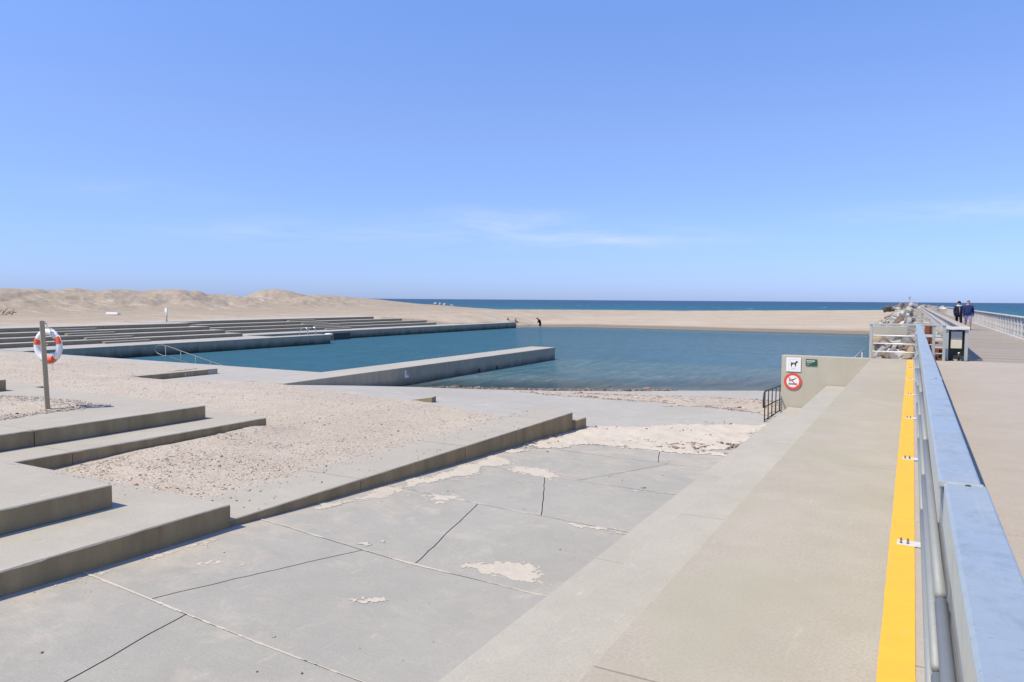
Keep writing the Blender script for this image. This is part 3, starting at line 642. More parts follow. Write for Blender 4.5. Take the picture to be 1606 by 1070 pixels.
KB = empty('kerb_wall', (-8.2, 12, -1.7)); tag(KB, 'long low concrete kerb wall between the gravel bay and the sloping yard', 'kerb wall')
def kb(o):
    o.parent = KB; o.matrix_parent_inverse = Matrix.Translation((8.2, -12, 1.7)); return o
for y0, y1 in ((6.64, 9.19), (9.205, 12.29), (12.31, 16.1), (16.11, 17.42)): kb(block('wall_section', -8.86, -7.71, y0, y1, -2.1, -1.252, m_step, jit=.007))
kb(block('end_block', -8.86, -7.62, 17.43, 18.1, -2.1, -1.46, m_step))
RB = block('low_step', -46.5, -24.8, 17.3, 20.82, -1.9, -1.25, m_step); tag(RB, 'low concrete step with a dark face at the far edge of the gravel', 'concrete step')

# ------------------------------------------------------------------ jetty, docks, terraces round the pool
def longwall(name, x0, x1, segs, z0, z1, mat, label, cat, extra=None):
    e_ = empty(name, ((x0+x1)/2, segs[0], z0)); tag(e_, label, cat); inv = Matrix.Translation((-(x0+x1)/2, -segs[0], -z0))
    for a, b_ in zip(segs[:-1], segs[1:]):
        o = block('wall_section', x0, x1, a+.006, b_-.006, z0, z1, mat, jit=.008, step=.25); o.parent = e_; o.matrix_parent_inverse = inv
    return e_, inv
JT = MB()
# the jetty is slightly askew like everything on the slipway side
jt, ji = longwall('jetty', -22.0, -20.35, [19.45, 25, 31, 37, 43.5], -4.3, -1.435, m_jetty, 'free-standing concrete jetty wall reaching into the pool from the slipway', 'jetty')
jt.rotation_euler = (0, 0, 0)
for o in list(jt.children):
    me = o.data
    for v in me.vertices: v.co.x += (v.co.y-19.3)*-.03 + .55
sc_ = MB().ellip((0, 0, 0), (.07, .02, .16), 8, 6)
d1, i1 = longwall('dock', -46.9, -43.6, [23.47, 29, 35, 42.98], -4.3, -1.44, m_dock, 'nearer stretch of dark-sided concrete quay along the left of the pool', 'quay')
o = block('finger', -44.9, -43.6, 42.99, 48.2, -4.3, -1.44, m_dock, step=.3); o.parent = d1; o.matrix_parent_inverse = i1
d2, i2 = longwall('dock', -55, -47.9, [42.99, 49, 55, 61, 67, 73, 79, 84, 89.2], -4.3, -1.442, m_dock, 'farther stretch of concrete quay ending at the sand bar', 'quay')
o = block('footing', -47.88, -46.6, 41.8, 42.97, -4.3, -1.46, m_dock, step=.3); o.parent = d2; o.matrix_parent_inverse = i2
o = MB().box((-47.88, 52.4, -3), (-47.0, 54.6, -1.58)).build('recess_shade_block', m_dgreen, d2); o.matrix_parent_inverse = i2  # dark block added to give the shade of a stair recess in the quay
tag(MB().ellip((-46.9, 51.6, -1.66), (.35, .45, .12), 12, 6).build('plastic_float', m_white), 'small white float tied at the dark corner of the far quay', 'float')
tag(MB().box((-60, 23.47, -4.3), (-46.92, 42.95, -1.446)).build('quay_floor', m_dock), kind='structure')
def terrace(name, rows, y0, label, steps):
    e_ = empty(name, (rows[0][0], y0, -1.44)); tag(e_, label, 'stone terrace' if False else 'concrete terrace'); inv = Matrix.Translation((-rows[0][0], -y0, 1.44))
    zb = -1.44
    for i, (x1, yend, zt) in enumerate(rows):
        cuts = sorted([y0+i*.9] + [c for c in np.arange(math.ceil(y0/7)*7+i*1.3, yend-1, 7.2) if c > y0+2] + [yend])
        for a, b_ in zip(cuts[:-1], cuts[1:]):
            o = block('step', x1-(2.1 if i < 3 else 3.4), x1, a+.012, b_-.012, zb+.002, zt, m_terr, jit=.006, step=.4); o.parent = e_; o.matrix_parent_inverse = inv
        for (ya, yb) in steps:
            o = block('half_step', x1+.003, x1+.42, ya-.6*i, yb-.6*i, zb+.002, (zb+zt)/2, m_terr, step=.3); o.parent = e_; o.matrix_parent_inverse = inv
        zb = zt
    return e_
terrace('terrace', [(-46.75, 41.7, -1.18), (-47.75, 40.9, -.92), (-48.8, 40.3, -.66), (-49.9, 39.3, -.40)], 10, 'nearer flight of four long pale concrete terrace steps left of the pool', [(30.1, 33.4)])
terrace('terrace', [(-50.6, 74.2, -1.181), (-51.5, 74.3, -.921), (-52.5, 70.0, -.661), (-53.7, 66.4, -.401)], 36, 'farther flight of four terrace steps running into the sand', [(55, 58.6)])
tag(MB().add([(-75, -5, -.43), (-51.8, -5, -.43), (-51.8, 42, -.43), (-56.8, 42, -.43), (-56.8, 66, -.43), (-75, 66, -.43)], [(0, 1, 2, 3, 4, 5)]).build('sand_flat', m_beach), kind='structure')
X, Y = np.meshgrid(np.linspace(-75, -44, 110), np.linspace(58, 104, 150), indexing='ij')
tipY = np.interp(X, [-75, -56, -53.7, -52.5, -51.5, -50.6, -49.5], [66, 66.5, 67.5, 70.5, 73.2, 74.8, 77])
Z = np.interp(X, [-75, -54, -49.5, -48.3], [-.40, -.50, -1.40, -1.62]) - np.clip((X+49.5)/5, 0, 1)*1.3 - np.clip((Y-92)/9, 0, 1)*.6*np.interp(X, [-60, -51], [.4, 1]) + fbm(X, Y, 4, 14, 5)*.10 + .10*np.exp(-((Y-tipY)/2)**2)
Z = Z - np.clip((tipY+.4-Y)/1.6, 0, 1)*1.2 - np.where(X > -49.4, np.clip((92.2-Y)/2.6, 0, 1)*1.3, 0)
fl = grid_mesh('sand_slope', X, Y, np.where((Y < 89.3) & (Y > tipY+.3) & (X < -49.8), np.maximum(Z, -1.435), Z), m_beach, keep=(Y > tipY-1.2) & ((X < -48.2) | (Y > 89.4))); tag(fl, kind='structure')
# ------------------------------------------------------------------ right-hand side: wide steps, landing, wall
WS = empty('wide_steps'); tag(WS, kind='structure')
def pc(o, p): o.parent = p; return o
for y0, y1 in ((-1, 3.4), (3.4, 8.38), (8.38, 13.4), (13.4, 18.4), (18.4, 23.42)):
    pc(block('step', -3.2, -2.36, y0+.005, y1-.005, -2.2, -.832, m_seat, jit=.004, step=.2), WS)
    pc(block('step', -3.6, -3.40, y0+.005, y1-.005, -2.2, -1.532, m_seat, jit=.004, step=.2), WS)
# re-make treads with proper widths
for o in list(WS.children):
    for v in o.data.vertices:
        if abs(v.co.x+3.2) < .001: v.co.x = -3.9
for o in list(WS.children): bpy.data.objects.remove(o)
for y0, y1 in ((-1, 3.4), (3.4, 8.38), (8.38, 13.4), (13.4, 18.4), (18.4, 23.42)):
    for x0, x1, zt in ((-3.40, -2.365, -1.532), (-2.36, -1.225, -.832)):
        # outer arris on the -x side
        n = max(2, int((y1-y0)/.2)); ys = np.linspace(y0+.004, y1-.004, n+1); vs = []; fs = []
        for i, y in enumerate(ys):
            r_ = .010+.006*abs(float(fbm(y, x0*5, .4, 5, 4))); vs += [(x1, y, -2.3), (x1, y, zt), (x0+r_, y, zt), (x0, y, zt-r_), (x0, y, -2.3)]
        for i in range(n):
            a = i*5; b_ = a+5; fs += [(a, b_, b_+1, a+1), (a+1, b_+1, b_+2, a+2), (a+2, b_+2, b_+3, a+3), (a+3, b_+3, b_+4, a+4)]
        fs += [(4, 3, 2, 1, 0), tuple(n*5+k for k in range(5))]
        MB().add(vs, fs).build('step', m_seat, WS)
ROT = .0098
LD = empty('landing'); tag(LD, kind='structure')
for y0, y1 in ((-1.2, 3.0), (3.0, 8.02), (8.02, 13.1), (13.1, 18.2), (18.2, 23.46)):
    xr = lambda y: -.02-ROT*y
    MB().prism([(-1.22, y0+.006), (xr(y0), y0+.006), (xr(y1), y1-.006), (-1.22, y1-.006)], -2.3, 0).build('slab', m_landing, LD, bevel=.006)
PR = empty('promenade', rz=ROT); tag(PR, kind='structure')
for y0, y1 in zip([-4, -1.3, 1.2, 3.7, 6.15, 8.55, 9.62, 12.1, 14.7, 17.4, 20.1], [-1.3, 1.2, 3.7, 6.15, 8.55, 9.62, 12.1, 14.7, 17.4, 20.1, 23.9]):
    MB().box((-.015, y0+.006, -2.3), (9, y1-.006, 0)).build('slab', m_prom, PR, bevel=.005)
yl = MB()
ys = np.linspace(-1, 23.5, 400); vs = []; fs = []
for i, y in enumerate(ys): vs += [(-.085+.004*float(fbm(y, 1, .12, 3, 4)), y, .004), (.062+.003*float(fbm(y, 7, .1, 3, 4)), y, .004)]
for i in range(len(ys)-1): fs.append((2*i, 2*i+1, 2*i+3, 2*i+2))
o = MB().add(vs, fs).build('yellow_line', m_yellow); o.rotation_euler = (0, 0, ROT); tag(o, kind='structure')

SW = MB().box((-3.62, 23.47, -2.6), (.05, 23.85, .0)).build('sign_wall', m_wall, bevel=.012)
tag(SW, 'pale concrete end wall carrying the warning signs above the slipway', 'wall')
# signs
def disc(mb, c, r, y, n=48, r2=None, mi=0, t=.004):
    cx, cz = c
    if r2 is None:
        vs = [(cx+r*math.cos(2*math.pi*k/n), y, cz+r*math.sin(2*math.pi*k/n)) for k in range(n)]; vs2 = [(a, y+t, b_) for a, _, b_ in vs]
        mb.add(vs+vs2, [tuple(range(n)), tuple(range(n, 2*n))[::-1]] + [(k, k+n, (k+1) % n+n, (k+1) % n) for k in range(n)], mi)
    else:
        vs = [(cx+q*math.cos(2*math.pi*k/n), yy, cz+q*math.sin(2*math.pi*k/n)) for yy in (y, y+t) for q in (r2, r) for k in range(n)]
        fs = []
        for k in range(n):
            j = (k+1) % n; fs += [(k, n+k, n+j, j), (n+k, 3*n+k, 3*n+j, n+j), (k, j, 2*n+j, 2*n+k)]
        mb.add(vs, fs, mi)
    return mb
def rect(mb, x0, x1, z0, z1, y, t=.003, mi=0): return mb.box((x0, y-t, z0), (x1, y, z1), mi)
def flatpoly(mb, pts, y, mi=0, t=.002):
    n = len(pts); vs = [(a, y-t, b_) for a, b_ in pts]+[(a, y, b_) for a, b_ in pts]
    mb.add(vs, [tuple(range(n)), tuple(range(n, 2*n))[::-1]]+[(i, (i+1) % n, (i+1) % n+n, i+n) for i in range(n)], mi)
YW = 23.455
S1 = empty('dog_sign', (-3.28, YW, -.25)); tag(S1, 'square white sign with a black dog pictogram, upper left of the end wall', 'sign')
def sp(mb, name, mat, par, c, **k):
    o = mb.build(name, mat, par, **k); o.matrix_parent_inverse = Matrix.Translation(c).inverted(); return o
c1 = (-3.28, YW, -.25)
sp(rect(MB(), -3.485, -3.075, -.47, -.055, YW, .01), 'plate', m_white, S1, c1, bevel=.003)
fr = MB()
for a in ((-3.42, -3.135, -.114, -.11), (-3.42, -3.135, -.42, -.416), (-3.42, -3.416, -.42, -.11), (-3.139, -3.135, -.42, -.11)): rect(fr, *a, YW-.0105, .001)
for k in range(2): rect(fr, -3.36+.01*k, -3.19-.02*k, -.365-.022*k, -.357-.022*k, YW-.0105, .001)
sp(fr, 'printed_frame', m_grey, S1, c1)
dog = MB(); fy = YW-.0105
flatpoly(dog, [(-3.355, -.225), (-3.34, -.205), (-3.24, -.20), (-3.215, -.175), (-3.21, -.155), (-3.185, -.15), (-3.165, -.17), (-3.15, -.19), (-3.175, -.2), (-3.195, -.215), (-3.205, -.25), (-3.21, -.325), (-3.235, -.325), (-3.235, -.265), (-3.30, -.255), (-3.325, -.28), (-3.33, -.325), (-3.355, -.325), (-3.355, -.27)], fy, t=.001)
flatpoly(dog, [(-3.35, -.215), (-3.375, -.165), (-3.37, -.16), (-3.34, -.205)], fy, t=.001)
sp(dog, 'dog_print', m_black, S1, c1)
sp(flatpoly_ := (lambda m: (rect(m, -3.30, -3.235, -.235, -.215, fy-.0012, .001), m)[1])(MB()), 'red_print', m_pink, S1, c1)
S2 = empty('no_diving_sign', (-3.29, YW, -.76)); tag(S2, 'round red and white no-diving sign below the square dog sign', 'sign'); c2 = (-3.29, YW, -.76)
sp(disc(MB(), (-3.29, -.76), .232, YW-.010, t=.009), 'plate', m_white, S2, c2)
rg = MB(); disc(rg, (-3.29, -.76), .247, YW-.013, r2=.178, t=.006)
rg.box((-3.29-.185, YW-.0135, -.774), (-3.29+.185, YW-.0105, -.746), rot=Matrix.Rotation(R(45), 3, 'Y'))
sp(rg, 'red_ring', m_red, S2, c2)
dv = MB(); fy2 = YW-.0112
def ln(mb, a, b_, w_):
    a = Vector((a[0], a[1])); b_ = Vector((b_[0], b_[1])); d = (b_-a).normalized(); n = Vector((-d.y, d.x))*w_/2
    flatpoly(mb, [tuple(a+n), tuple(b_+n), tuple(b_-n), tuple(a-n)][::-1], fy2, t=.001)
ln(dv, (-3.345, -.735), (-3.255, -.70), .03); ln(dv, (-3.255, -.70), (-3.195, -.655), .018); ln(dv, (-3.345, -.735), (-3.375, -.775), .014); ln(dv, (-3.37, -.735), (-3.395, -.715), .03)
for k in range(3):
    for j in range(4): ln(dv, (-3.405+j*.06, -.825-.018*k), (-3.375+j*.06, -.815-.018*k), .009); ln(dv, (-3.375+j*.06, -.815-.018*k), (-3.345+j*.06, -.825-.018*k), .009)
o = sp(dv, 'diver_print', m_black, S2, c2); o['kind'] = 'stuff'
S3 = empty('green_sign', (-2.79, YW, -.18)); tag(S3, 'small dark green sign with white lettering to the right of the dog sign', 'sign'); c3 = (-2.79, YW, -.18)
sp(rect(MB(), -2.945, -2.635, -.275, -.085, YW, .008), 'plate', m_green, S3, c3, bevel=.002)
tx = MB()
x = -2.92
for k in range(11): rect(tx, x, x+.014, -.15, -.118, YW-.0085, .001); x += .021
x = -2.92
for r_, wds in ((-.185, 6), (-.20, 4), (-.245, 3)):
    x = -2.92
    for k in range(wds): L_ = random.uniform(.015, .04); rect(tx, x, x+L_, r_, r_+.008, YW-.0085, .001); x += L_+.008
o = sp(tx, 'white_lettering', m_white, S3, c3); o['kind'] = 'stuff'

# balustrade at the end of the wide steps
HR = empty('hand_railing', (-3.73, 21.6, -1.7)); tag(HR, 'short dark steel railing beside the end wall at the slipway', 'railing'); ch = (-3.73, 21.6, -1.7)
X_ = -3.73; zt = lambda y: -.885-(y-21.5)*.035; zg = lambda y: float(yard_z(X_, y))
for y in (21.5, 22.05, 22.65, 23.3, 24.0, 24.7): sp(MB().tube([(X_, y, zg(y)-.02), (X_, y, zt(y))], .016, 8), 'baluster', m_dark, HR, ch)
sp(MB().tube([(X_, 21.3, zt(21.5)-.42), (X_, 21.27, zt(21.5)-.2), (X_, 21.36, zt(21.5)-.04), (X_, 21.5, zt(21.5)), (X_, 25.2, zt(25.2))], .02, 8), 'top_rail', m_dark, HR, ch)
sp(MB().tube([(X_, 21.3, zt(21.5)-.42), (X_, 25.2, zt(25.2)-.42)], .016, 8), 'middle_rail', m_dark, HR, ch)
sp(MB().tube([(X_, 21.5, zg(21.5)+.05), (X_, 25.2, zg(25.2)+.05)], .014, 8), 'bottom_rail', m_dark, HR, ch)

# ------------------------------------------------------------------ galvanised railing along the promenade
RL = empty('steel_railing', (0, 0, 0), ROT); tag(RL, 'galvanised steel railing with broad flat top along the yellow line', 'railing')
tj = [-.9, 2.88, 6.85, 10.2, 13.3, 16.2, 18.9, 21.4, 23.9]
for i, (a, b_) in enumerate(zip(tj[:-1], tj[1:])):
    dx = .014 if i == 0 else (0 if i % 2 else .002)
    # inverted channel: top plate with turned-down lips
    x0, x1 = .098+dx, .222+dx; mb = MB()
    prof = [(x0, .86), (x0, .990), (x0+.008, .999), (x1-.008, .999), (x1, .990), (x1, .955), (x1-.005, .955), (x1-.005, .987), (x0+.005, .987), (x0+.005, .86)]
    n = len(prof); vs = [(px_, y, pz) for y in (a+.003, b_-.003) for px_, pz in prof]
    mb.add(vs, [(k, (k+1) % n, (k+1) % n+n, k+n) for k in range(n)] + [tuple(range(n))[::-1], tuple(range(n, 2*n))])
    o = mb.build('top_rail', m_galv_top, RL)
    if i: MB().box((x0-.002, a-.003, .984), (x1+.002, a+.005, 1.003)).build('end_strip', m_dull, RL, bevel=.0015)
    MB().tube([(.18+dx, a-.02, .9988), (.18+dx, a-.02, 1.0010)], .009, 8).build('rivet', m_dark, RL)
for z, xx in ((.70, .104), (.47, .102), (.24, .100)):
    for a, b_ in zip([-.9, 2.6, 5.55, 8.5, 11.5, 14.5, 17.5, 20.5], [2.58, 5.53, 8.48, 11.48, 14.48, 17.48, 20.48, 23.8]):
        MB().tube([(xx, a+.02, z), (xx, b_-.02, z)], .0175, 10).build('rail_tube', m_galv, RL)
for a, b_ in zip([-.9, 2.59, 5.59, 8.64, 11.69, 14.69, 17.59, 20.54], [2.51, 5.51, 8.56, 11.61, 14.61, 17.51, 20.46, 23.4]):
    MB().box((.128, a, .07), (.134, b_, .862)).build('infill_sheet', m_side, RL)
for y in (-.4, 2.55, 5.55, 8.6, 11.65, 14.65, 17.55, 20.5, 23.5):
    p = MB(); p.box((.122, y-.03, .0), (.20, y+.03, .96)); p.build('post', m_galv, RL, bevel=.001)
    bp_ = MB(); bp_.box((-.04, y-.05, .005), (.12, y+.05, .015)); bp_.build('foot_plate', m_plate, RL, bevel=.002)
    for dx in (-.018, .022):
        for dy in (-.032, .032):
            bt = MB(); bt.tube([(dx, y+dy, .015), (dx, y+dy, .024)], .008, 6); bt.tube([(dx, y+dy, .024), (dx, y+dy, .036)], .0045, 6); bt.build('bolt', m_bolt, RL)

# end fence across the landing
EF = empty('end_fence', (-1.2, 23.66, 0), 0); tag(EF, 'galvanised three-bar fence across the seaward end of the landing', 'fence'); cf = (-1.2, 23.66, 0)
for x in (-1.25, .31, .56):
    sp(MB().box((x-.035, 23.63, .0), (x+.035, 23.69, .99)), 'post', m_dull, EF, cf, bevel=.004)
sp(MB().box((-1.29, 23.61, .955), (.60, 23.71, 1.0)), 'top_rail', m_dull, EF, cf, bevel=.006)
for z in (.20, .43, .655): sp(MB().tube([(-1.22, 23.66, z), (.54, 23.66, z)], .018, 8), 'bar', m_plate, EF, cf)
# ------------------------------------------------------------------ info cabinet
CB = empty('notice_stand', (.88, 24.1, 0)); tag(CB, 'grey framed notice stand with a blank beige panel at the start of the pier', 'notice stand'); cc = (.88, 24.1, 0)
for x in (.635, 1.10): sp(MB().box((x-.04, 24.05, 0), (x+.04, 24.25, .86)), 'post', m_dull, CB, cc, bevel=.005)
sp(MB().box((.57, 24.0, .86), (1.17, 24.34, .93)), 'roof', m_plate, CB, cc, bevel=.006)
sp(MB().box((.68, 24.22, .03), (1.06, 24.25, .84)), 'back_panel', m_dgreen, CB, cc)
sp(MB().box((.73, 24.12, .33), (1.0, 24.15, .575)), 'beige_panel', m_beige, CB, cc, bevel=.012)
sp(MB().box((.73, 24.13, .59), (1.0, 24.15, .80)), 'grey_panel', m_dull, CB, cc, bevel=.006)
sp(MB().tube([(.93, 24.0, 0), (.93, 24.0, .2)], .03, 8), 'bollard', m_dark, CB, cc); sp(MB().ellip((.93, 24.0, .215), (.03, .03, .02), 8, 5), 'knob', m_white, CB, cc)

# ------------------------------------------------------------------ pier
PI = empty('pier', (0, 0, 0), ROT); tag(PI, 'long timber pier deck of cross planks leading out to sea', 'pier')
n = 0
for k in range(690):
    y = 23.93+k*.2
    if y > 160: break
    dz = random.uniform(-.004, .004); m = MB()
    if k < 300: m.box((1.42, y, -.06+dz), (4.28, y+.19, -.004+dz)); m.build('plank', m_plank, PI)
fm = MB()
for k in range(300, 690):
    y = 23.93+k*.2; dz = random.uniform(-.004, .004); fm.box((1.42, y, -.06+dz), (4.28, y+.19, -.004+dz))
o = fm.build('far_planks', m_plank, PI); o['kind'] = 'stuff'
for x in (1.6, 2.8, 4.1): MB().box((x-.1, 23.95, -.36), (x+.1, 161, -.065)).build('beam', m_timber, PI)
for k in range(23):
    y = 25+k*6
    for x in (1.6, 4.1): MB().tube([(x, y, -5), (x, y, -.37)], .15, 8).build('pile', m_timber, PI)
# pier railings: posts, slats and cap
def pier_rail(x, y0, y1, label, white):
    e_ = empty('pier_railing', (0, 0, 0), ROT); tag(e_, label, 'railing')
    h = .92 if x < 2 else 1.0; s_ = -1 if x < 2 else 1; y = y0; k = 0
    seg = 12
    while y < y1:
        yb = min(y+seg, y1); MB().box((x-.10, y+.004, h-.04), (x+.14, yb-.004, h)).build('cap', m_cap if x < 2 else m_timber, e_, bevel=.005); y = yb
    for z in ((.62,) if x < 2 else (.66, .36, .12)):
        y = y0
        while y < y1: yb = min(y+seg, y1); MB().box((x-.035+s_*.045, y+.004, z-.045), (x+s_*.045+.005, yb-.004, z+.045)).build('rail', m_timber, e_); y = yb
    sp_ = .30 if x < 2 else 1.25; n = int((y1-y0)/sp_); far = MB()
    for k in range(n):
        y = y0+k*sp_; wide = .085 if x < 2 else .075
        lim = 250 if x < 2 else 75; tgt = far if k > lim else MB()
        tgt.box((x-.05, y, -.3), (x+.05, y+wide*1.4, h-.041))
        if k <= lim: tgt.build('post', m_timber, e_)
    o = far.build('far_posts', m_timber, e_); o['kind'] = 'stuff'
pier_rail(1.30, 24.45, 150, 'left pier railing with a brown cap over close grey slats', False)
pier_rail(4.24, 24.4, 120, 'right pier railing of whitish timber posts with open rails to the sea', True)
# shadow-casting kerb board and sea-side base
o = MB().box((4.05, 24, -.002), (4.16, 120, .11)).build('kerb_board', m_timber, PI)

# embankment behind the fence
EB = empty('revetment', (0, 0, 0), ROT); tag(EB, 'concrete and rusty sheet-pile revetment beside the start of the pier', 'revetment')
MB().box((-1.45, 33.0, -1), (-.15, 33.5, .66)).build('concrete_slab', m_wall, EB, bevel=.01)
for (a, b_, y, z0, z1) in ((.23, .33, 25.4, -.6, .62), (.335, .46, 25.3, -.6, .97), (.465, .56, 25.35, -.6, .93), (.565, .70, 25.2, -.6, .44), (.705, .83, 25.1, -.6, .40)):
    MB().box((a, y, z0), (b_, y+.12, z1)).build('sheet_pile', m_rust, EB, bevel=.008)
MB().box((.25, 25.1, .62), (.75, 25.19, .66)).build('waling', m_plate, EB); MB().box((.52, 24.95, .28), (.86, 25.05, .33)).build('waling', m_plate, EB)
MB().box((.15, 34, -2.6), (1.15, 150, .12)).build('crown_wall', m_walk, EB, bevel=.03)
MB().prism([(-1.15, 24.2), (.15, 24.2), (.15, 34), (-1.55, 34)], -3.4, -1.05).build('fill', plain('dark_fill', (.16, .145, .12), .95, 0, .5, 4), EB)
MB().box((-2.2, 23.9, -3.2), (-2.0, 30, -1.6)).build('bulkhead', m_wall, EB); MB().tube([(-1.6, 23.95, -.2), (-1.6, 31, -.2)], .025, 8).build('pipe_rail', m_dull, EB)
for y in (26, 30.8): MB().tube([(-1.6, y, -1.5), (-1.6, y, -.2)], .02, 8).build('pipe_post', m_dull, EB)

# ------------------------------------------------------------------ rocks
def rock_mesh(seed):
    bm = bmesh.new(); bmesh.ops.create_icosphere(bm, subdivisions=2, radius=1); rr = random.Random(seed)
    cuts = [(Vector((rr.gauss(0, 1), rr.gauss(0, 1), rr.gauss(0, 1))).normalized(), rr.uniform(.45, .85)) for _ in range(9)]
    for v in bm.verts:
        for n_, d in cuts:
            t = v.co.dot(n_)
            if t > d: v.co -= n_*(t-d)
        v.co += Vector((rr.gauss(0, .025), rr.gauss(0, .025), rr.gauss(0, .025)))
    me = bpy.data.meshes.new('rock'); bm.to_mesh(me); bm.free(); return me
RM = []
for i in range(9):
    base = rock_mesh(i); row = []
    for m in m_rocks: q = base.copy(); q.materials.append(m); row.append(q)
    RM.append(row)
def place_rock(x, y, z, s, where, group, tone=None, rr=random, full=None):
    t = rr.choices(range(6), (3, 2, 3, 1.5, 4, 1))[0] if tone is None else tone
    o = bpy.data.objects.new('rock', rr.choice(RM)[t]); COL.objects.link(o)
    o.location = (x, y, z); o.rotation_euler = (rr.uniform(0, 6.3), rr.uniform(0, 6.3), rr.uniform(0, 6.3)); o.scale = (s*rr.uniform(.8, 1.3), s*rr.uniform(.7, 1.1), s*rr.uniform(.55, .9))
    sz = 'small' if s < .22 else ('medium' if s < .38 else ('large' if s < .6 else 'very large'))
    return tag(o, full or f'{sz} {TONES[t][0]} boulder {where}', 'rock', group)
def side3(x): return 'left' if x < -1.45 else ('middle' if x < -.7 else 'right')
GRN = 'armour rocks heaped behind the end fence'
for k in range(120):
    y = random.uniform(24.4, 33); x = random.uniform(-.047*y, .15); zb = -1.25+(y-24)*.12+.25
    dn = 'close to the fence' if y < 26 else ('halfway back' if y < 29.5 else 'against the slab')
    place_rock(x, y, zb+random.uniform(-.15, .12), random.uniform(.13, .36), f'{dn}, {side3(x)} of the heap behind the end fence', GRN)
place_rock(-.95, 25.6, -.05, .17, '', None, 3, full='rounded buff boulder between the lower bars of the end fence'); place_rock(-.35, 25.4, -.02, .19, '', None, 3, full='yellowish boulder at the right between the lower fence bars')
GR2 = 'rocks of the breakwater left of the pier'
for k in range(150):
    y = 34+(k/150)**1.25*110+random.uniform(-1.5, 1.5); t = random.random()**.8; x = -.1-ROT*y-t*min(4.0, .038*y)
    top = .50+min(1, (y-34)/40)*.35; z = top*(1-t)-t*(1.5)+random.uniform(-.2, .1); s = random.uniform(.22, .50)*(1+.4*(y > 60))
    fr_ = 'past the slab' if y < 46 else ('in the near half' if y < 70 else ('in the far half' if y < 105 else 'towards the far end'))
    place_rock(x, y, z-.1, s, f'{fr_} of the breakwater, {"on its crest" if t < .3 else ("midway down its slope" if t < .7 else "at its foot")}', GR2, tone=random.choices(range(6), (1, 1, 5, 1, 3, 3))[0])
GR3 = 'rocks at the head of the breakwater'
for k in range(60):
    y = random.uniform(146, 210); x = random.uniform(-5, 8); z = .75-abs(x)*.14+random.uniform(-.3, .3)
    place_rock(x-1.5, y, z, random.uniform(.45, .95), f'at the distant breakwater head, {"left of" if x < -2 else ("right of" if x > 3 else "in line with")} the pier', GR3, tone=random.choices(range(6), (4, 1, 3, 1, 4, 1))[0])
# core of the breakwater under the rocks
X, Y = np.meshgrid(np.linspace(-9, 1.3, 40), np.linspace(34, 150, 220), indexing='ij')
Z = np.interp(np.where(X+ROT*Y < 0, (X+ROT*Y)/np.clip(Y/95, .33, 1.1), X+ROT*Y), [-6.0, -4.6, -.3, .2, 1.3], [-3.4, -2.0, .25, .05, .05]) + fbm(X, Y, 1.0, 61, 6, .65)*.6
tag(grid_mesh('breakwater_rubble', X, Y, Z, plain('rubble', (.27, .25, .22), .95, 0, .5, 3), smooth=False, keep=X > -.053*Y+.12), 'small rubble filling between the breakwater rocks', 'rubble', kind='stuff')
X, Y = np.meshgrid(np.linspace(-14, 12, 60), np.linspace(136, 290, 200), indexing='ij')
Z = np.interp(np.abs(X-.5), [0, 4, 8, 11], [.5, .0, -2.5, -3.4]) + fbm(X, Y, 2.2, 63, 6, .65)*.9
Z = -3.4+(Z+3.4)*np.clip((Y-136)/10, 0, 1)
tag(grid_mesh('breakwater_head', X, Y, Z, bpy.data.materials['rubble'], smooth=False), 'rubble mound at the far end of the pier', 'rubble', kind='stuff')
# rocks standing in the shallow sea and on the bar
for i, (p_, yy, lab) in enumerate(((682, 479.0, 'leftmost'), (690, 478.6, 'second'), (697, 479.6, 'third'), (709, 479.8, 'rightmost'))):
    a = img_ray(p_); d = 187; place_rock(d*math.sin(a), d*math.cos(a), float(beach_height(np.array(d*math.sin(a)), np.array(d*math.cos(a))))+.2, .62-.05*i, '', None, 5, full=f'{lab} of the four pale boulders on the crest of the beach')
for p_, d, z, lab in ((8, 92, -.2, 'dark branches washed up at the foot of the left dunes'), (500, 150, .9, None)):
    if lab:
        a = img_ray(p_); mb = MB(); cx_, cy_ = d*math.sin(a), d*math.cos(a)
        for k in range(7): mb.tube([(cx_+random.uniform(-1.3, .2), cy_+random.uniform(-.5, .5), z-.1), (cx_+random.uniform(-.3, 1.3), cy_+random.uniform(-.5, .5), z+random.uniform(.1, .6))], .05, 5)
        tag(mb.build('driftwood', m_post), lab, 'driftwood')
a = img_ray(177); d = 93; tag(MB().box((d*math.sin(a)-1.0, d*math.cos(a)-.2, -.33), (d*math.sin(a)+1.0, d*math.cos(a)+.2, -.1)).build('plank', m_white, bevel=.03), 'white board lying at the foot of the dunes', 'board')

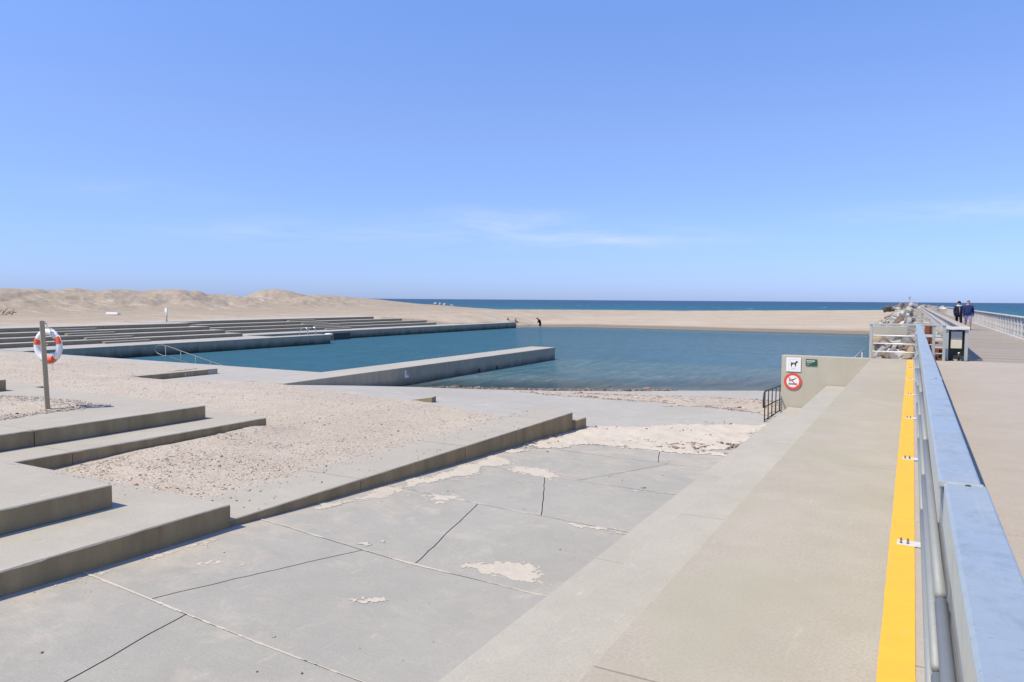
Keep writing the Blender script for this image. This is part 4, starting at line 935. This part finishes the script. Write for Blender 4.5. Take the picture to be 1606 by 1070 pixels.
# ------------------------------------------------------------------ lifebuoy and post
def post_with_buoy():
    base = Vector((-15.86, 9.02, -.76)); R0v = Vector(R0); tip = base + Vector((0, 0, 1.86)) - R0v*.085 + Vector(Fv)*.02
    d = (tip-base).normalized(); rx = R0v; ry = d.cross(rx).normalized()
    e_ = empty('wooden_post', base); tag(e_, 'leaning square wooden post in the stony sand holding the lifebuoy', 'post')
    mb = MB(); h = .044; vs = []
    ang = R(38); ax = Vector((math.cos(ang+YAW), math.sin(ang+YAW), 0)); ay = Vector((-ax.y, ax.x, 0))
    for z, p in ((0, base-d*.2), (1, tip)):
        for sx, sy in ((-1, -1), (1, -1), (1, 1), (-1, 1)): vs.append(p+ax*h*sx+ay*h*sy)
    mb.add(vs, [(0, 3, 2, 1), (4, 5, 6, 7), (0, 1, 5, 4), (1, 2, 6, 5), (2, 3, 7, 6), (3, 0, 4, 7)])
    sp(mb, 'shaft', m_post, e_, base, bevel=.006)
    nail = MB().tube([tip-d*.06+ax*h, tip-d*.06+ax*(h+.05)], .008, 6); sp(nail, 'hook', m_stain, e_, base)
    # lifebuoy hanging behind/right of the post, facing sideways to the camera
    c = Vector((-16.03, 9.16, .56))
    lb = empty('lifebuoy', c); tag(lb, 'white lifebuoy with orange bands hung on the leaning wooden post', 'lifebuoy')
    u = (R0v*.96 - Vector((Fv[0], Fv[1], 0)).normalized()*.28).normalized(); v_ = Vector((0, 0, 1)); nrm = u.cross(v_).normalized()
    Rr, rr = .295, .068; n, m = 64, 14; seg = {0: [], 1: []}
    def torus(t0, t1, extra=0, nn=12):
        mb = MB(); vs = []; fs = []
        for i in range(nn+1):
            t = t0+(t1-t0)*i/nn; cd_ = u*math.cos(t)+v_*math.sin(t)
            for k in range(m):
                f = 2*math.pi*k/m; vs.append(c+cd_*(Rr+(rr+extra)*math.cos(f))+nrm*(rr+extra)*.85*math.sin(f))
        for i in range(nn):
            for k in range(m): a = i*m+k; b_ = i*m+(k+1) % m; fs.append((a, b_, b_+m, a+m))
        return mb.add(vs, fs, 0, True)
    sp(torus(0, 2*math.pi, 0, 56), 'ring', m_white, lb, c)
    for a0 in (10, 148, 248): sp(torus(R(a0), R(a0+(26 if a0 < 240 else 62)), .004, 10), 'orange_band', m_orange, lb, c)
    rp = MB()
    for q in range(4):
        a0 = R(40+90*q); a1 = R(130+90*q); pts = []
        for i in range(9):
            t = a0+(a1-a0)*i/8; rad = Rr+rr+.004+.012*math.sin(math.pi*i/8); pts.append(c+(u*math.cos(t)+v_*math.sin(t))*rad)
        rp.tube(pts, .007, 6)
    rp.tube([c+v_*(Rr+rr)+u*.02, c+v_*(Rr+rr+.16)-u*.07, tip-d*.06+ax*h], .008, 6)
    rp.tube([c-v_*(Rr+rr)+u*.12, c-v_*(Rr+rr+.10)+u*.10, c-v_*(Rr+rr+.16)+u*.115], .006, 6)
    sp(rp, 'rope', m_rope, lb, c)
    bx_ = MB().box((-.15, -.02, -.03), (.13, .02, .03)); o = bx_.build('crossbar', m_post, e_); o.matrix_world = Matrix.Translation(c-v_*.20-u*.10-nrm*.0) @ Matrix.Rotation(YAW, 4, 'Z')
post_with_buoy()
mp_ = empty('marker_post', (-54.3, 40.6, -.42)); tag(mp_, 'slim grey post with a white top on the sand behind the terrace', 'post')
MB().tube([(0, 0, 0), (0, 0, .85)], .055, 8).build('shaft', m_dull, mp_); MB().box((-.16, -.06, .78), (.12, .06, 1.12)).build('white_top', m_white, mp_, bevel=.03)

# pool stair handrail
PH = empty('pool_handrail', (-32, 24, -1.5)); tag(PH, 'curved stainless handrail going down the pool steps at the left quay', 'handrail'); cp = (-32, 24, -1.5)
def prl(x, z): return (x, 23.95, z)
pts = [prl(-31.9, -1.26), prl(-32.3, -1.25), prl(-32.75, -1.15), prl(-32.95, -1.0), prl(-32.9, -.85), prl(-32.7, -.76), prl(-32.4, -.73), prl(-32.0, -.77), prl(-31.1, -.955), prl(-30.1, -1.155), prl(-29.0, -1.375), prl(-27.6, -1.65), prl(-26.4, -1.9)]
sp(MB().tube(pts, .022, 8), 'rail', m_tube, PH, cp); sp(MB().tube([prl(-31.9, -1.26), prl(-30.4, -1.56), prl(-28.5, -1.95)], .016, 8), 'lower_rail', m_tube, PH, cp)
for x in (-32.15, -31.05, -30.0, -29.0, -28.0): sp(MB().tube([prl(x, -2.6), prl(x, -.74-(x+32.2)*.2)], .018, 8), 'post', m_tube, PH, cp)
PSt = MB()
for k in range(5): PSt.box((-33+k*.35, 23.46, -3.6), (-32.65+k*.35, 24.6, -1.7-.17*k))
# ladder
LA = empty('pool_ladder', (-44.6, 46.2, -1.44), math.pi); tag(LA, 'steel bathing ladder with two hooped grips on the nearer quay', 'ladder')
for y in (44.6, 45.5):
    for dx in (0.0,):
        pts = [(-.55, y-45.3, 0), (-.55, y-45.3, .40), (-.45, y-45.3, .58), (-.25, y-45.3, .62), (.1, y-45.3, .55), (.34, y-45.3, .3), (.34, y-45.3, -1.6)]
        MB().tube(pts, .028, 8).build('grip', m_stain, LA)
for k in range(5): MB().tube([(.34, -.7, -.15-.28*k), (.34, .2, -.15-.28*k)], .022, 8).build('rung', m_plate, LA)
# small painted marks on the walls by the water
yy_ = 26.9; xf = -19.8-.03*(yy_-19.3)+.006
o = MB().box((xf-.01, yy_, -1.90), (xf+.004, yy_+.10, -1.58)).box((xf-.01, yy_+.10, -1.90), (xf+.004, yy_+.27, -1.80)).build('white_mark', m_white, jt); o.matrix_parent_inverse = ji
o = MB().box((-43.605, 25.0, -1.85), (-43.588, 25.5, -1.60)).box((-43.59, 25.08, -1.78), (-43.582, 25.42, -1.66), 1).build('white_mark', [m_white, m_galv], d1); o.matrix_parent_inverse = i1
tag(MB().add([(-13.4, 18.3, -1.6), (-12.75, 18.45, -1.6), (-12.8, 18.75, -1.6), (-13.35, 18.6, -1.6), (-13.4, 18.3, -1.44), (-12.75, 18.45, -1.33), (-12.8, 18.75, -1.33), (-13.35, 18.6, -1.44)], [(0, 3, 2, 1), (4, 5, 6, 7), (0, 1, 5, 4), (1, 2, 6, 5), (2, 3, 7, 6), (3, 0, 4, 7)]).build('notch_stand_in', m_step), 'concrete wedge added in place of a shaded notch in the walkway behind the gravel', 'stand-in block')  # raised wedge added where the walkway has a small shaded notch
# drains / pipe mouths in jetty face as solid dark discs in place of shaded hollows
for y in (33.6, 35.6): 
    x = -19.79-(y-19.3)*.03; o = MB().tube([(x-.03, y, -2.10), (x+.012, y, -2.10)], .10, 10).build('drain_mouth', m_dark, jt); o.matrix_parent_inverse = ji

# far beacon and dark hut at the pier head
BC = empty('beacon', (-3.4, 262, .6)); tag(BC, 'slender beacon mast at the far end of the breakwater', 'beacon')
MB().tube([(0, 0, 0), (0, 0, 2.4)], .12, 6).build('mast', m_dull, BC); MB().box((-.5, -.4, 2.4), (.4, .4, 2.75)).build('lamp_head', m_dull, BC); MB().tube([(-.6, 0, -.2), (0, 0, 1.1)], .08, 6).build('strut', m_dark, BC); MB().box((-.4, -.4, -.4), (.4, .4, .4)).build('base', m_wall, BC)

# ------------------------------------------------------------------ people
def skin_body(name, verts, edges, radii, parent, matf, mats, sub=2, root=0):
    me = bpy.data.meshes.new(name); me.from_pydata(verts, edges, []); o = bpy.data.objects.new(name, me); COL.objects.link(o)
    o.modifiers.new('s', 'SKIN'); me.skin_vertices[0].data
    for i, r_ in enumerate(radii): me.skin_vertices[0].data[i].radius = (r_ if isinstance(r_, tuple) else (r_, r_)); me.skin_vertices[0].data[i].use_root = (i == root)
    ss = o.modifiers.new('b', 'SUBSURF'); ss.levels = sub; ss.render_levels = sub
    dg = bpy.context.evaluated_depsgraph_get(); dg.update(); m2 = bpy.data.meshes.new_from_object(o.evaluated_get(dg)); bpy.data.objects.remove(o)
    for m in mats: m2.materials.append(m)
    for p in m2.polygons: p.use_smooth = True; p.material_index = matf(p.center)
    r = bpy.data.objects.new(name, m2); COL.objects.link(r); r.parent = parent; return r
def walker(loc, rz, H, label, kind):
    e_ = empty('person', loc, rz); tag(e_, label, 'person'); s = H/1.78
    # local frame: facing -y (towards the camera side)
    J = [(0, 0, .95), (0, .0, 1.10), (0, .01, 1.28), (0, .02, 1.43), (0, .0, 1.52), (0, -.02, 1.62), (0, -.02, 1.70),
         (.10, 0, .90), (.11, -.10, .50), (.11, -.05, .09), (.12, -.19, .035),
         (-.10, 0, .90), (-.10, .06, .50), (-.10, .26, .16), (-.11, .17, .04),
         (.19, .02, 1.42), (.27, .06, 1.14), (.26, .02, .90), (.25, -.03, .79),
         (-.19, .02, 1.42), (-.27, 0, 1.14), (-.25, -.10, .92), (-.24, -.15, .82)]
    E_ = [(0, 1), (1, 2), (2, 3), (3, 4), (4, 5), (5, 6), (0, 7), (7, 8), (8, 9), (9, 10), (0, 11), (11, 12), (12, 13), (13, 14), (3, 15), (15, 16), (16, 17), (17, 18), (3, 19), (19, 20), (20, 21), (21, 22)]
    fat = 1.18
    rad = [(.18*fat, .14*fat), (.18*fat, .15*fat), (.19*fat, .14*fat), (.14, .11), .062, .085, .07, .115, .075, .045, .045, .115, .075, .045, .045, .085, .062, .048, .036, .085, .062, .048, .036]
    J = [(a*s, b_*s, c*s) for a, b_, c in J]; rad = [tuple(q*s for q in r_) if isinstance(r_, tuple) else r_*s for r_ in rad]
    if kind == 'man':
        def mf(c):
            if c.z > 1.50*s: return 0
            if abs(c.x) > .2*s and c.z < .84*s: return 0
            if c.z > .86*s or (abs(c.x) > .215*s and c.z > .84*s): return 1
            if c.z > .47*s: return 2
            if c.z > .10*s: return 0
            return 3
        body = skin_body('body', J, E_, rad, e_, mf, [m_skin, m_navy, m_short, m_blk])
        hr = MB().ellip((0, .015*s, 1.705*s), (.083*s, .10*s, .075*s), 14, 8); hr.build('hair', m_hair, e_)
    else:
        def mf(c):
            if c.z > 1.50*s: return 0
            if abs(c.x) > .2*s and c.z < .83*s: return 0
            if c.z > .82*s: return 1
            return 2
        body = skin_body('body', J, E_, rad, e_, mf, [m_skin, m_navy2, m_blk])
        MB().ellip((0, .005, 1.70*s), (.105*s, .12*s, .095*s), 14, 8).build('cap', m_blk, e_)
        MB().tube([(.11*math.cos(t)*s, (.10*math.sin(t)-.01)*s, (1.50+.02*math.sin(t))*s) for t in np.linspace(0, 2*math.pi, 15)], .045*s, 8).build('scarf', m_scarf, e_)
        MB().tube([(0, -.165*s, 1.42*s), (0, -.205*s, 1.15*s), (0, -.19*s, .95*s)], .008*s, 5).build('zip', m_plate, e_)
    f = MB(); f.ellip((0, -.125*s, 1.625*s), (.014*s, .022*s, .025*s), 6, 4)
    for q in (-1, 1): f.ellip((q*.092*s, -.01*s, 1.63*s), (.012*s, .022*s, .032*s), 6, 4)
    f.build('face_features', m_skin, e_)
    ey = MB()
    for q in (-1, 1): ey.ellip((q*.034*s, -.103*s, 1.65*s), (.013*s, .008*s, .008*s), 6, 4)
    ey.ellip((0, -.103*s, 1.575*s), (.028*s, .006*s, .006*s), 6, 4); ey.build('eyes_and_mouth', m_hair, e_)
    hd = MB()
    for q, jx in ((1, J[18]), (-1, J[22])):
        for k in range(5):
            dx = (k-2)*.018*s; l_ = (.075, .09, .095, .085, .06)[k]*s
            hd.tube([(jx[0], jx[1]+dx, jx[2]), (jx[0], jx[1]+dx*1.2-.01*s, jx[2]-l_*.6), (jx[0]-q*.012*s, jx[1]+dx*1.2-.02*s, jx[2]-l_)], [.010*s, .009*s, .007*s], 5)
    hd.build('fingers', m_skin, e_)
    return e_
walker((2.38, 51.4, 0), R(8), 1.74, 'person in navy jumper and striped shorts walking towards the camera on the pier', 'man')
walker((1.93, 51.9, 0), R(10), 1.68, 'person in black cap, pale scarf and dark navy jacket walking on the pier', 'woman')
# wader at the far shore, bent forward
wd = empty('person', (-46.0, 92.6, -2.45), R(20)); tag(wd, 'person in black bending forward while wading at the far edge of the pool', 'person')
J = [(0, 0, .88), (-.05, -.08, 1.1), (-.16, -.16, 1.3), (-.26, -.22, 1.42), (-.36, -.26, 1.46), (.08, 0, .85), (.09, -.05, .45), (.09, 0, .02), (-.08, 0, .85), (-.08, .05, .45), (-.09, .1, .02), (-.12, -.22, 1.3), (-.2, -.34, 1.05), (-.26, -.4, .85), (-.22, -.05, 1.3), (-.3, -.2, 1.02), (-.36, -.3, .85)]
skin_body('body', J, [(0, 1), (1, 2), (2, 3), (3, 4), (0, 5), (5, 6), (6, 7), (0, 8), (8, 9), (9, 10), (2, 11), (11, 12), (12, 13), (2, 14), (14, 15), (15, 16)],
          [.17, .17, .16, .07, .10, .10, .07, .05, .10, .07, .05, .06, .05, .035, .06, .05, .035], wd, lambda c: 1 if .45 < c.z < 1.36 else 0, [m_skin, m_blk])
MB().ellip((-.37, -.26, 1.48), (.11, .12, .12), 10, 7).build('hair', m_blk, wd)
def sitter(loc, rz, label, top, bag=False):
    e_ = empty('person', loc, rz); e_.scale = (.92, .92, .88); tag(e_, label, 'person')
    J = [(0, 0, .12), (0, .03, .35), (0, .02, .55), (0, 0, .66), (0, -.02, .80), (.10, -.05, .12), (.12, -.42, .42), (.12, -.55, .05), (-.10, -.05, .12), (-.12, -.40, .40), (-.12, -.58, .05), (.2, 0, .54), (.25, -.2, .38), (.16, -.38, .40), (-.2, 0, .54), (-.25, -.2, .38), (-.16, -.38, .38)]
    skin_body('body', J, [(0, 1), (1, 2), (2, 3), (3, 4), (0, 5), (5, 6), (6, 7), (0, 8), (8, 9), (9, 10), (2, 11), (11, 12), (12, 13), (2, 14), (14, 15), (15, 16)],
              [.17, .16, .15, .06, .09, .10, .07, .05, .10, .07, .05, .07, .05, .035, .07, .05, .035], e_, lambda c: 0 if c.z > .68 else 1, [m_skin, top])
    MB().ellip((0, .0, .84), (.10, .11, .11), 10, 7).build('hair', m_hair, e_)
sitter((-50.3, 91.2, -1.72), R(200), 'left of the two people sitting on the sand behind the end of the quay', m_blk)
sitter((-49.5, 92.0, -1.86), R(160), 'right of the two people sitting on the sand behind the end of the quay', m_navy2)
